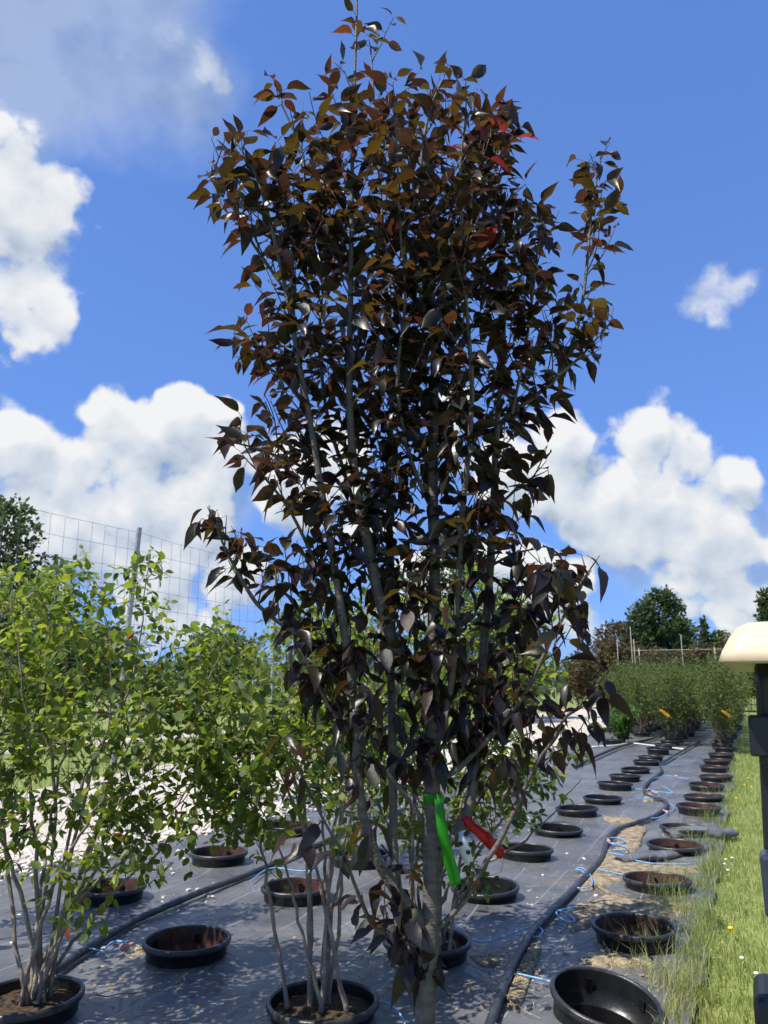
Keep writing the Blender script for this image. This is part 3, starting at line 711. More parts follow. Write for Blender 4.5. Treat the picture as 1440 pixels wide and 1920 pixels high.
def emit_leaves(kind, leaves, parent, mats, n_single=300):
    """leaves: (pos, dir, side, normal, size, template, material). The most visible become objects, the rest one part."""
    loc = parent.location
    def score(l):
        x, y, zc = to_px(l[0]); inf = 1 if -40 < x < 1480 and -40 < y < 1960 else .2
        vdir = (l[0] - cam.location).normalized()
        return inf * (l[4] / zc) * (.35 + abs(vdir.dot(l[3]))) / (1 + 2.2 * max(0, l[0].y - l[7]))
    order = sorted(range(len(leaves)), key=lambda i: -score(leaves[i]))
    single = set(order[:n_single]); T = CT if kind == 'crab' else GT
    b = MB(); V = []; F = []; MI = []; k = 0
    for i, l in enumerate(leaves):
        p, d, s, n, sz, ti, mi = l[:7]
        if i in single:
            o = obj('leaf', leaf_mesh(kind, ti, mi), parent)
            m = Matrix(((d.x * sz, s.x * sz, n.x * sz, p.x - loc.x), (d.y * sz, s.y * sz, n.y * sz, p.y - loc.y), (d.z * sz, s.z * sz, n.z * sz, p.z - loc.z), (0, 0, 0, 1)))
            o.matrix_basis = m
        else:
            v, f = T[ti]
            B = np.array([d, s, n]) * sz; w = v @ B + np.array(p - loc)
            V.append(w); F += [tuple(a + k for a in q) for q in f]; MI += [mi] * len(f); k += len(v)
    if V:
        b.v = np.concatenate(V).tolist(); b.f = F; b.m = MI; b.n = k
        tag(b.build('foliage', mats, parent), kind='stuff')
def basis(d, up):
    d = d.normalized(); s = up.cross(d)
    if s.length < 1e-3: s = Vector((1, 0, 0)).cross(d)
    s.normalize(); return d, s, d.cross(s).normalized()
def rvec(s=1.0): return Vector((random.gauss(0, s), random.gauss(0, s), random.gauss(0, s)))
def in_poly(x, y, P):
    c = False; j = len(P) - 1
    for i in range(len(P)):
        if (P[i][1] > y) != (P[j][1] > y) and x < (P[j][0] - P[i][0]) * (y - P[i][1]) / (P[j][1] - P[i][1]) + P[i][0]: c = not c
        j = i
    return c

# ------------------------------------------------------------------ the crabapple
CROWN = [(615, -60), (745, -60), (760, 100), (860, 128), (945, 190), (998, 250), (985, 380), (1000, 420), (1028, 365), (1062, 398), (1088, 308), (1160, 288), (1178, 440),
         (1152, 560), (1158, 640), (1100, 722), (1040, 765), (1032, 830), (1035, 945), (965, 960), (990, 1040), (1050, 1048), (1180, 1080), (1155, 1185), (1120, 1262), (1188, 1300),
         (1150, 1400), (1120, 1445), (1060, 1475), (1020, 1500), (965, 1490), (940, 1600), (905, 1690), (895, 1770), (835, 1845), (758, 1850), (690, 1770), (640, 1710), (555, 1620), (528, 1540),
         (555, 1450), (515, 1330), (440, 1225), (355, 1075), (365, 965), (420, 955), (440, 1000), (520, 1000), (470, 965), (378, 845), (430, 785), (472, 740), (428, 680), (423, 610), (492, 560),
         (428, 485), (383, 445), (352, 372), (368, 328), (412, 300), (398, 222), (440, 238), (480, 250), (468, 210), (508, 148), (585, 172), (600, 230), (640, 190), (592, 150), (640, 110), (606, 52)]
TY = 2.2
LIMBS = [  # name, dY at the tip, [(px, py, width px)]
    ('trunk', 0, [(797, 1920, 41), (799, 1810, 42), (804, 1770, 41), (808, 1700, 33), (809, 1600, 31), (811, 1450, 29), (811, 1310, 26), (812, 1200, 23), (815, 1080, 21), (812, 950, 20), (813, 800, 18), (815, 680, 16), (812, 580, 14), (800, 480, 12), (788, 400, 9), (790, 300, 7), (805, 210, 5), (832, 145, 3)]),
    ('limb', -.10, [(806, 1308, 22), (770, 1262, 23), (735, 1195, 22), (708, 1110, 21), (690, 1020, 19), (672, 930, 17), (660, 840, 15), (655, 720, 13), (657, 580, 11), (659, 430, 9), (661, 280, 7), (665, 150, 5), (669, 20, 4), (668, -40, 3)]),
    ('limb', -.15, [(803, 1745, 26), (770, 1705, 26), (742, 1668, 24), (708, 1612, 22), (689, 1558, 20), (677, 1507, 19), (669, 1418, 18), (660, 1280, 17), (645, 1180, 16), (632, 1090, 15), (615, 990, 13), (600, 900, 12), (578, 770, 11), (555, 650, 9), (535, 540, 8), (510, 430, 7), (480, 330, 5), (440, 262, 3)]),
    ('limb', .22, [(748, 1678, 16), (739, 1600, 16), (737, 1480, 16), (735, 1350, 15), (733, 1250, 15), (736, 1120, 13), (731, 1000, 12), (728, 880, 11), (735, 750, 10), (730, 620, 9), (720, 500, 8), (715, 380, 6), (705, 260, 5), (700, 170, 4), (695, 90, 3)]),
    ('limb', .12, [(815, 1615, 16), (838, 1585, 18), (862, 1555, 18), (880, 1510, 18), (890, 1450, 18), (897, 1350, 17), (905, 1230, 17), (915, 1120, 16), (923, 1000, 15), (928, 900, 14), (932, 810, 12), (960, 775, 9), (1000, 745, 9), (1045, 705, 8), (1075, 640, 7), (1093, 560, 6), (1103, 470, 5), (1110, 390, 4), (1125, 305, 3)]),
    ('limb', .30, [(931, 830, 9), (938, 720, 9), (945, 600, 8), (940, 480, 7), (932, 380, 5), (928, 270, 4), (932, 212, 3)]),
    ('limb', -.28, [(818, 1405, 10), (835, 1340, 13), (848, 1270, 13), (856, 1150, 13), (862, 1050, 12), (868, 950, 11), (878, 850, 10), (885, 740, 9), (880, 640, 8), (872, 540, 7), (868, 440, 6), (862, 340, 5), (870, 250, 4), (888, 190, 3)]),
    ('limb', -.12, [(815, 1745, 9), (870, 1690, 11), (905, 1625, 10), (935, 1580, 10), (960, 1530, 9), (985, 1475, 8), (1010, 1425, 7), (1035, 1390, 6), (1060, 1345, 5), (1085, 1325, 5), (1122, 1283, 3)]),
    ('limb', -.18, [(822, 1465, 11), (860, 1440, 12), (895, 1405, 11), (925, 1375, 11), (960, 1335, 10), (990, 1290, 9), (1010, 1250, 8), (1035, 1195, 7), (1060, 1150, 6), (1085, 1100, 5), (1108, 1065, 3)]),
    ('limb', -.16, [(658, 1252, 9), (600, 1215, 9), (560, 1190, 9), (520, 1165, 8), (480, 1130, 8), (450, 1080, 7), (425, 1035, 5), (403, 982, 3)]),
    ('limb', -.10, [(795, 1540, 9), (751, 1480, 9), (728, 1453, 9), (693, 1418, 8), (660, 1375, 7), (620, 1330, 6), (585, 1260, 5), (560, 1215, 3)]),
    ('limb', -.22, [(790, 1780, 9), (740, 1755, 9), (700, 1735, 8), (681, 1698, 8), (662, 1650, 7), (646, 1604, 6), (627, 1573, 6), (600, 1525, 5), (575, 1470, 3)]),
    ('limb', -.12, [(598, 900, 7), (560, 872, 6), (520, 855, 5), (480, 840, 4), (430, 828, 3)]),
    ('limb', .10, [(577, 770, 7), (540, 720, 6), (505, 690, 5), (470, 662, 4), (448, 635, 3)]),
    ('limb', .12, [(535, 545, 6), (490, 480, 6), (455, 430, 5), (420, 390, 4), (400, 340, 3), (408, 300, 3)]),
    ('limb', .14, [(811, 585, 8), (850, 500, 7), (880, 420, 6), (900, 330, 5), (918, 262, 3)]),
    ('limb', .05, [(926, 955, 6), (960, 925, 5), (985, 903, 4), (1010, 890, 3)]),
    ('limb', .25, [(960, 776, 6), (985, 650, 6), (1000, 540, 5), (1010, 450, 4), (1016, 398, 3)]),
    ('limb', -.06, [(555, 655, 7), (547, 500, 6), (560, 400, 5), (572, 310, 4), (548, 240, 4), (524, 188, 3)]),
    ('limb', -.30, [(812, 960, 8), (770, 860, 8), (745, 720, 7), (760, 560, 6), (750, 420, 5), (745, 300, 4), (740, 190, 3)]),
    ('limb', .34, [(690, 1030, 9), (650, 900, 8), (610, 760, 7), (600, 600, 6), (615, 450, 5), (600, 330, 3)]),
    ('limb', .36, [(812, 880, 9), (850, 740, 8), (840, 620, 7), (830, 480, 6), (850, 360, 4), (840, 250, 3)]),
    ('limb', -.30, [(640, 1150, 7), (590, 1050, 7), (545, 960, 6), (500, 900, 5), (470, 870, 3)]),
    ('limb', .06, [(1045, 705, 6), (1085, 672, 5), (1115, 640, 4), (1138, 612, 3)]),
    ('limb', -.28, [(1062, 1148, 5), (1045, 1112, 4), (1033, 1078, 3)]),
    ('limb', -.05, [(922, 1060, 6), (950, 1045, 5), (975, 1035, 4), (1000, 1030, 3)]),
]
def crabapple(px_off, base, label, polygon=True, seed=3, n_single=300, dens=1.0):
    random.seed(seed)
    root = empty('crabapple_tree', base); tag(root, label, 'tree'); leaves = []; twb = MB(); chains = []
    for name, dy, P in LIMBS:
        n = len(P); base_dy = 0.0
        pts = []; rad = []
        for i, (x, y, w) in enumerate(P):
            q = at_y(x, y, TY + dy * (i / (n - 1)) ** 1.2); zc = to_px(q)[2]
            pts.append(q + px_off); rad.append(max(.0022, w / 2 / FPX * zc))
        if name == 'trunk': pts = [Vector((base.x, base.y, .05)), Vector((base.x, base.y, .30))] + pts; rad = [.040, .034] + rad
        sp = smooth_path(pts, 4); sr = np.interp(np.linspace(0, 1, len(sp)), np.linspace(0, 1, len(rad)), rad)
        sr = [r * (1 + .10 * mnoise.noise(p * 14)) for r, p in zip(sr, sp)]
        b = MB(); b.tube([p - base for p in sp], sr, 10 if name == 'trunk' else 8)
        b.build(name, M['bark'], root); chains.append((name, sp, sr))
    def put(p, axis, rad_dir, sz, droop, red=0.0):
        d = axis * random.uniform(.15, .6) + rad_dir * random.uniform(.6, 1.0) + Vector((0, 0, -droop)) + rvec(.16)
        up = Vector((0, 0, 1)) + rvec(.42) + rad_dir * .25
        d, s, nn = basis(d, up); tip = p + d * sz
        c = p + d * sz * .6
        x, y, zc = to_px(c - px_off)
        if polygon and not in_poly(x, y, CROWN) and random.random() < .55: return
        if 780 < x < 862 and 1460 < y < 1680: return
        if 845 < x < 965 and 1495 < y < 1635: return
        if red and random.random() < red: mi = 5
        else: mi = random.choices((0, 1, 2, 3, 4, 5), (5, 4, 3.5, 5.5, 1.5, .04))[0]
        leaves.append((p, d, s, nn, sz, random.randrange(len(CT)), mi, base.y - .35))
    def zone(y):
        return float(np.interp(y, [-50, 120, 260, 420, 950, 1120, 1330, 1450, 1600, 1720, 1850], [.30, .40, .64, 1.0, 1.0, .74, .64, .46, .28, .44, .34])) * dens
    def twig(p, d, ln, r0, depth):
        k = max(3, int(ln / .026)); pts = [p]; q = p
        for i in range(k):
            d = (d + rvec(.09) + Vector((0, 0, .07))).normalized(); q = q + d * (ln / k)
            x, y, _ = to_px(q - px_off)
            if polygon and i > 1 and not in_poly(x, y, CROWN): break
            pts.append(q)
        if len(pts) < 3: return
        twb.tube([v - base for v in pts], list(np.linspace(r0, .0012, len(pts))), 5)
        az = random.uniform(0, 6.28)
        for i in range(1, len(pts)):
            ax = (pts[i] - pts[i - 1]).normalized(); o1 = ax.orthogonal().normalized(); o2 = ax.cross(o1)
            _, y, _ = to_px(pts[i] - px_off); x, _, _ = to_px(pts[i] - px_off)
            nl = 2 if i == len(pts) - 1 else 1
            if random.random() < .12: nl = 0
            droop = float(np.interp(y, [0, 500, 1000, 1400], [.05, .18, .42, .85]))
            red = 0
            for _ in range(nl):
                az += 2.4; put(pts[i], ax, o1 * math.cos(az) + o2 * math.sin(az), random.uniform(.058, .106), droop, red)
            if depth and random.random() < .16: twig(pts[i], (ax + (o1 * math.cos(az) + o2 * math.sin(az)) * .8).normalized(), random.uniform(.06, .16), r0 * .6, 0)
    for name, sp, sr in chains:
        acc = 0.0
        for i in range(1, len(sp)):
            seg = (sp[i] - sp[i - 1]); acc += seg.length
            x, y, _ = to_px(sp[i] - px_off); zf = zone(y) * (1.45 if (x > 970 and y > 1000) or (x < 610 and 960 < y < 1680) else 1.0)
            if name == 'trunk' and y > 1440 and not (1700 < y < 1840): continue
            step = .044 / max(zf, .05)
            while acc > step:
                acc -= step
                ax = seg.normalized(); o1 = ax.orthogonal().normalized(); o2 = ax.cross(o1); a = random.uniform(0, 6.28)
                side = o1 * math.cos(a) + o2 * math.sin(a)
                if 1000 < y < 1500 and side.y < -.2 and random.random() < .35: side.y *= -1
                ln = random.choices((random.uniform(.03, .07), random.uniform(.10, .22), random.uniform(.22, .36)), (4, 4, 1.4))[0]
                if sr[i] < .004: ln *= .6
                p = sp[i - 1] + seg * random.random()
                twig(p, (side * random.uniform(.5, 1.0) + Vector((0, 0, 1)) * random.uniform(.45, 1.2) + ax * .3).normalized(), ln, .0026, 1)
        tip = sp[-1]; twig(tip, (sp[-1] - sp[-3]).normalized(), .06, .002, 0)
    P2_ = [to_px(l[0] + l[1] * l[4] * .6 - px_off) for l in leaves]
    for (rx, ry) in ((934, 228), (968, 253), (880, 255), (950, 290), (935, 445), (925, 262)):
        k = min(range(len(leaves)), key=lambda i: (P2_[i][0] - rx) ** 2 + (P2_[i][1] - ry) ** 2 + 4000 * P2_[i][2])
        l = list(leaves[k]); l[6] = 5; l[4] = .11; leaves[k] = tuple(l)
    tag(twb.build('twigs', M['twig'], root), kind='stuff')
    emit_leaves('crab', leaves, root, CRAB, n_single)
    print('crab leaves', len(leaves)); return root
crabapple(Vector((0, 0, 0)), TREE, 'tall multi-stemmed crabapple with dark purple leaves and flagging tapes')

# flagging tapes and tag on the crabapple
def ribbon(name, pix, Y, w, m, label, cat, twist=0.0, th=.0004):
    pts = smooth_path([at_y(x, y, Y + k) for x, y, k in pix], 6); v = []; f = []; n = len(pts)
    for i, p in enumerate(pts):
        d = (pts[min(i + 1, n - 1)] - pts[max(i - 1, 0)]).normalized()
        s = d.cross(Vector((0, 1, 0))).normalized(); nn = d.cross(s)
        a = twist * i / n + .2 * math.sin(i * .5); s2 = s * math.cos(a) + nn * math.sin(a)
        nr = nn * th; s2 = s2 * (.62 + .38 * min(1, 1.6 * i / n))
        v += [p - s2 * w / 2 + nr, p + s2 * w / 2 + nr, p + s2 * w / 2 - nr, p - s2 * w / 2 - nr]
    for i in range(n - 1):
        for j in range(4): a, b = i * 4 + j, i * 4 + (j + 1) % 4; f.append((a, b, b + 4, a + 4))
    f += [(3, 2, 1, 0), tuple((n - 1) * 4 + j for j in range(4))]
    b = MB(); b.add(v, f); return tag(b.build(name, m), label, cat)
g = ribbon('flagging_tape', [(821, 1488, -.04), (824, 1512, -.05), (830, 1560, -.055), (842, 1610, -.05), (856, 1660, -.05)], TY, .031, M['green_tape'], 'bright green flagging tape tied round the crabapple trunk', 'tape', .4)
c = at_y(811, 1496, TY); b = MB(); b.lathe([(.0246, -.012), (.0262, -.008), (.0254, .0), (.0264, .007), (.0248, .012)], 24); k = b.build('knot_loop', M['green_tape'], g); k.location = c
g = ribbon('flagging_tape', [(869, 1532, -.03), (880, 1545, -.035), (905, 1566, -.03), (925, 1585, -.02), (943, 1602, .0)], TY + .03, .031, M['red_tape'], 'red flagging tape tied to a right-hand crabapple limb', 'tape', -.3)
c = at_y(872, 1536, TY + .03); b = MB(); b.lathe([(.0165, -.014), (.0178, -.009), (.017, .0), (.018, .009), (.0165, .014)], 20); k = b.build('knot_loop', M['red_tape'], g); k.location = c; k.rotation_euler = (0, .55, 0)
pt = ribbon('plant_tag', [(866, 1556, -.03), (868, 1575, -.05), (872, 1595, -.05), (879, 1617, -.05)], TY + .03, .028, M['tag'], 'white plant tag with dark spots hanging by the red tape', 'tag', .2)
db = MB(); db.lathe([(.0058, -.0012), (.0058, .0012), (.0001, .0012)], 14); db.lathe([(.0001, -.0012), (.0058, -.0012)], 14); d_me = db.mesh('tag_spot', M['ink'])
for x, y in ((873, 1564), (864, 1582), (878, 1598)):
    s = obj('spot', d_me, pt); s.location = at_y(x, y, TY - .0265); s.rotation_euler = (math.pi / 2, 0, 0)

# ------------------------------------------------------------------ green potted shrubs
def shrub(base, targets, label, n_leaf, seed, lsize=(.046, .076), low=.35, n_single=300, group=None, poly=None, bark='shrub_bark'):
    random.seed(seed); root = empty('serviceberry_shrub', (base.x, base.y, .03)); tag(root, label, 'shrub', group)
    B = root.location.copy(); leaves = []; twb = MB(); spots = []
    for (tx, ty, dy) in targets:
        end = at_y(tx, ty, base.y + dy) if isinstance(tx, (int, float)) and ty > 10 else Vector((tx, dy, ty))
        st = Vector((base.x + random.gauss(0, .055), base.y + random.gauss(0, .055), .07))
        m1 = st + (end - st) * .33 + Vector((0, 0, .16)) * (end - st).length * .6 + rvec(.03); m2 = st + (end - st) * .68 + Vector((0, 0, .06)) + rvec(.04)
        sp = smooth_path([st, m1, m2, end], 7); n = len(sp)
        sp = [p + rvec(.006) * (0 < i < n - 1) for i, p in enumerate(sp)]
        b = MB(); b.tube([p - B for p in sp], [(.0100 * (1 - i / (n - 1)) + .0020) * random.uniform(.85, 1.15) for i in range(n)], 7); b.build('stem', M[bark], root)
        for i in range(n):
            if i / (n - 1) > low: spots.append((sp[i], (sp[min(i + 1, n - 1)] - sp[i - 1]).normalized(), i / (n - 1)))
    def lf(p, ax, side):
        if len(leaves) >= n_leaf: return
        x, y, zc = to_px(p)
        if poly and not in_poly(x, y, poly): return
        d = ax * random.uniform(.2, .7) + side * random.uniform(.6, 1) + Vector((0, 0, -.22)) + rvec(.2)
        d, s, nn = basis(d, Vector((0, 0, 1)) + rvec(.5)); z = (p.z - .3) / 1.8
        mi = random.choices((0, 1, 2, 3, 4, 5), (4, 3 + 2 * z, 3, 1 + 3 * max(0, z), 2.2, .06))[0]
        leaves.append((p, d, s, nn, random.uniform(*lsize), random.randrange(len(GT)), mi, base.y - .5))
    def tw(p, d, ln, r0, dep):
        k = max(3, int(ln / .032)); pts = [p]; q = p
        for i in range(k):
            d = (d + rvec(.13) + Vector((0, 0, .02))).normalized(); q = q + d * (ln / k)
            if poly and not in_poly(*to_px(q)[:2], poly): break
            pts.append(q)
        if len(pts) < 3: return
        twb.tube([v - B for v in pts], list(np.linspace(r0, .0010, len(pts))), 4); az = random.uniform(0, 6)
        for i in range(1, len(pts)):
            ax = (pts[i] - pts[i - 1]).normalized(); o1 = ax.orthogonal().normalized(); o2 = ax.cross(o1)
            for _ in range(2 if i == len(pts) - 1 else 1):
                az += 2.3; lf(pts[i], ax, o1 * math.cos(az) + o2 * math.sin(az))
            if dep and random.random() < .33:
                az += 1.9; tw(pts[i], (ax * .7 + (o1 * math.cos(az) + o2 * math.sin(az))).normalized(), random.uniform(.10, .24), r0 * .65, dep - 1)
    guard = 0
    while len(leaves) < n_leaf and guard < 4000:
        guard += 1
        p, ax, t = max(random.choice(spots), random.choice(spots), key=lambda q: q[2] + random.random() * .6); o1 = ax.orthogonal().normalized(); o2 = ax.cross(o1); a = random.uniform(0, 6.28)
        tw(p, (ax * random.uniform(.3, .9) + (o1 * math.cos(a) + o2 * math.sin(a)) + Vector((0, 0, .15))).normalized(), random.uniform(.12, .42), .0030, 2)
    tag(twb.build('twigs', M['shrub_twig'], root), kind='stuff')
    emit_leaves('green', leaves, root, GRN, n_single); return root
SA_POLY = [(-400, 1060), (-50, 1065), (60, 1090), (110, 1060), (190, 1075), (215, 1050), (270, 1000), (305, 1010), (310, 1080), (290, 1120), (330, 1130), (350, 1180), (380, 1170), (420, 1130), (450, 1200), (520, 1180), (540, 1330), (500, 1440), (500, 1560), (470, 1660), (450, 1760), (420, 1740), (330, 1700), (290, 1740), (280, 1870), (215, 1860), (200, 1770), (120, 1740), (60, 1760), (-400, 1760)]
shrub(P3[0], [(280, 1035, .1), (110, 1085, .25), (190, 1105, -.25), (20, 1130, -.1), (330, 1200, .3), (430, 1180, -.2), (480, 1330, .1), (385, 1400, -.35), (290, 1290, -.4), (440, 1480, .2), (-60, 1150, .2), (160, 1250, .45), (-120, 1300, -.2), (250, 1480, -.3)],
      'big green shrub with many stems leaning right from its pot, stems bare low down', 4700, 21, poly=SA_POLY, low=.36)
shrub(P4[0], [(-40, 1100, 0), (60, 1120, .2), (130, 1180, .3), (-160, 1080, 0), (-100, 1180, .3), (30, 1260, -.3), (-200, 1250, 0), (100, 1350, .1)],
      'leafy green shrub in the row nearest the gravel track', 2900, 22, low=.3)
SB_POLY = [(380, 1190), (440, 1080), (480, 1150), (560, 1130), (640, 1050), (700, 1060), (780, 1100), (800, 1300), (790, 1560), (740, 1650), (640, 1700), (560, 1660), (520, 1790), (440, 1770), (400, 1640), (390, 1400)]
shrub(P2[0], [(470, 1240, .1), (545, 1190, .3), (620, 1200, -.1), (690, 1180, .2), (430, 1400, 0), (740, 1300, .3), (580, 1330, .45), (480, 1500, -.2), (660, 1420, .2), (540, 1420, -.25)],
      'green shrub with pale upright stems in the pot beside the crabapple trunk', 2600, 23, poly=SB_POLY, low=.48)
SC_POLY = [(640, 1160), (720, 1090), (790, 1040), (870, 1050), (930, 1080), (1000, 1075), (1060, 1110), (1070, 1180), (1060, 1260), (1080, 1380), (1115, 1450), (1100, 1490), (1030, 1500), (1000, 1560), (960, 1600), (930, 1660), (880, 1710), (760, 1700), (700, 1640), (640, 1500)]
shrub(P2[1], [(960, 1130, .2), (1040, 1140, .1), (880, 1090, .3), (790, 1090, 0), (1010, 1260, .1), (850, 1200, .4), (700, 1170, .1), (1060, 1390, -.1), (920, 1330, -.2), (740, 1330, .3), (880, 1560, -.1), (960, 1470, 0), (1090, 1460, 0), (820, 1480, .2), (770, 1560, .1)],
      'yellow-green shrub filling the gap directly behind the crabapple trunk', 3300, 24, poly=SC_POLY, low=.25)
shrub(P3[3], [(560, 1210, .2), (640, 1180, 0), (720, 1200, .2), (600, 1330, -.2), (700, 1380, .2), (540, 1420, .3), (660, 1480, 0)],
      'green shrub standing behind the pale-stemmed one, in front of the gravel', 1500, 25, (.048, .075), .25)
shrub(P3[4], [(720, 1220, .2), (800, 1190, 0), (850, 1230, .2), (770, 1340, -.2), (830, 1400, .2), (700, 1420, .3)],
      'green shrub farthest back of those behind the crabapple stems', 1300, 26, (.05, .078), .25)
shrub(rc(9.3, -4.5), [(400, 1215, .2), (460, 1180, 0), (510, 1225, .2), (440, 1290, -.2), (380, 1300, .3), (500, 1340, .2)],
      'green shrub standing alone at the gravel edge behind the left branches', 1200, 27, (.05, .078), .25)

# ------------------------------------------------------------------ far nursery rows: shrubs in pots
def clump_mesh(name, n, fn, size, mats, seed):
    random.seed(seed); V = []; F = []; MI = []; k = 0
    for _ in range(n):
        p, out = fn(); s = random.uniform(*size)
        d, sd, nn = basis(out + rvec(.5), Vector((0, 0, 1)) + rvec(.55)); w = sd * s * .30; t = p + d * s
        m = p + d * s * .5 + nn * s * .06
        V += [p, m + w, t, m - w]; F += [(k, k + 1, k + 2, k + 3)]; MI.append(random.choices((0, 1, 2), (4, 3, 3))[0]); k += 4
    b = MB(); b.v = [tuple(v) for v in V]; b.f = F; b.m = MI; b.n = k
    return b.mesh(name, mats, False)
def vase(h, r, low, seed):
    """positions clustered on many upright branches of a vase-shaped shrub"""
    rs = random.Random(seed); br = []
    for _ in range(26):
        a = rs.uniform(0, 6.28); rad = r * math.sqrt(rs.random()); hh = h * rs.uniform(.62, 1.0) * (1 - .18 * (rad / r) ** 2)
        br.append((math.cos(a) * rad, math.sin(a) * rad, hh))
    def fn():
        x, y, hh = rs.choice(br); t = low + (1 - low) * rs.random() ** .75
        c = Vector((x * t ** .8, y * t ** .8, hh * t)); o = Vector((rs.gauss(0, 1), rs.gauss(0, 1), rs.gauss(.3, .6)))
        return c + o * .085 * (h / 2), o.normalized()
    return fn, br
def far_shrub_proto(seed, h, r, n, mats, size, low=.28, stems=True, bark='shrub_twig'):
    fn, br = vase(h, r, low, seed); cm = clump_mesh('far_foliage', n, fn, size, mats, seed)
    sb = MB()
    for (x, y, hh) in br[:12]:
        pts = [Vector((x * .12, y * .12, 0)), Vector((x * .45, y * .45, hh * .35)), Vector((x * .8, y * .8, hh * .7)), Vector((x, y, hh * .95))]
        sb.tube(smooth_path(pts, 3), list(np.linspace(.013, .003, 10)), 5)
    return cm, sb.mesh('far_stems', M[bark])
FP = [far_shrub_proto(40 + i, 2.15 + .2 * i, .66 + .05 * i, 1900, FAR, (.05, .10)) for i in range(3)]
BP = [far_shrub_proto(50 + i, 3.9 + .4 * i, 1.15, 3200, BROWN, (.14, .26)) for i in range(2)]
LB = far_shrub_proto(60, .95, .42, 1300, LUSH, (.06, .11), .05)
def place_far(proto, p, label, group, sc=1.0, cat='shrub', name='potted_shrub', z=.06):
    e = empty(name, (p.x, p.y, z), random.uniform(0, 6.28)); e.scale = (sc * random.uniform(.94, 1.06),) * 2 + (sc * random.uniform(.92, 1.08),)
    obj('crown', proto[0], e); obj('stems', proto[1], e); return tag(e, label, cat, group)
random.seed(77)
def simple_pot(p, label, group):
    e = empty('nursery_pot', (p.x, p.y, .05)); obj('wall', PM['wall'], e); obj('rim', PM['rim'], e); obj('soil', PM['soil'], e); tag(e, label, 'pot', group)
ri = 0
for row, (ac, a0, a1) in enumerate([(-.70, 20.1, 44), (-1.95, 21.9, 46), (-3.15, 25.2, 46), (-4.3, 27.0, 46)]):
    a = a0; first = True; cnt = 0
    while a < a1:
        p = rc(a, ac + random.uniform(-.08, .08))
        if row == 0 and first: lab, grp_ = 'leafy potted shrub with yellow tape, first of the far row along the grass', None
        elif row == 1 and first: lab, grp_ = 'leafy potted shrub at the end of the hose row of empty pots', None
        elif row < 2 and cnt < 6: lab, grp_ = 'olive potted shrub, %s beyond the %s' % (ORD[cnt - 1], ('taped one in the far row along the grass', 'one ending the hose row')[row]), 'far potted shrubs'
        else: lab, grp_ = 'olive green potted shrub deep in the far block beyond the empty pots', 'far potted shrubs'
        cnt += 1
        o = place_far(FP[ri % 3], p, lab, grp_, .92 if first else 1.0); ri += 1
        simple_pot(p, ('black pot under the far shrub with yellow tape' if row == 0 else 'black pot under the far shrub ending the hose row') if (first and row < 2) else 'black pot under an olive far shrub', None if (first and row < 2) else 'pots of the far shrubs')
        first = False; a += 1.28 if a < 32 else 1.9
place_far(LB, gpos(1168, 1388), 'low bushy bright green plant beside the black hose', None, 1.15, 'bush', 'low_bush')
simple_pot(gpos(1150, 1390), 'black pot beside the low bright green bush', None)
for x, y, q in ((1361, 1338, 20.0), (1246, 1337, 21.8)):
    a = ground(x, 1400); t = ribbon('flagging_tape', [(x - 9, y - 6, 0), (x, y, 0), (x + 9, y + 7, 0)], at_y(x, y, 19.0).y - .9, .075, M['yellow_tape'], 'yellow tape fluttering on the first far shrub by the grass' if x > 1300 else 'yellow tape on the shrub ending the hose row', 'tape')
random.seed(78)
for i in range(9):
    p = rc(47.5 + random.uniform(-.5, 1.5), -9.5 + i * 1.35); place_far(BP[i % 2], p, 'brownish sparse shrub in the row behind the far green shrubs', 'brownish shrubs at the back', random.uniform(.9, 1.15), name='brown_shrub', z=0)
# stakes and rails at the back
for (x, yt, yb) in ((1198, 1198, 1342), (1289, 1190, 1266), (1166, 1200, 1300), (1193, 1175, 1290)):
    p = ground(x, 1343); top = at_y(x, yt, p.y); b = MB(); b.tube([Vector((p.x, p.y, 0)), Vector((p.x, p.y, top.z))], .016, 6)
    tag(b.build('support_stake', M['bamboo']), 'thin pale stake standing up out of the far shrubs', 'stake', 'stakes among the far shrubs')
p0, p1 = rc(46.8, -6.0, 3.4), rc(46.8, 2.5, 3.4)
e = empty('trellis_rail', rc(46.8, -1.7)); b = MB(); b.tube([p0 - e.location, p1 - e.location], .018, 6); b.build('rail', M['bamboo'], e)
for ac in (-5.6, -1.6, 2.3): b = MB(); q = rc(46.8, ac) - e.location; b.tube([q, q + Vector((0, 0, 3.5))], .03, 6); b.build('post', M['bamboo'], e)
tag(e, 'pale horizontal trellis rail on posts behind the far shrubs', 'trellis')

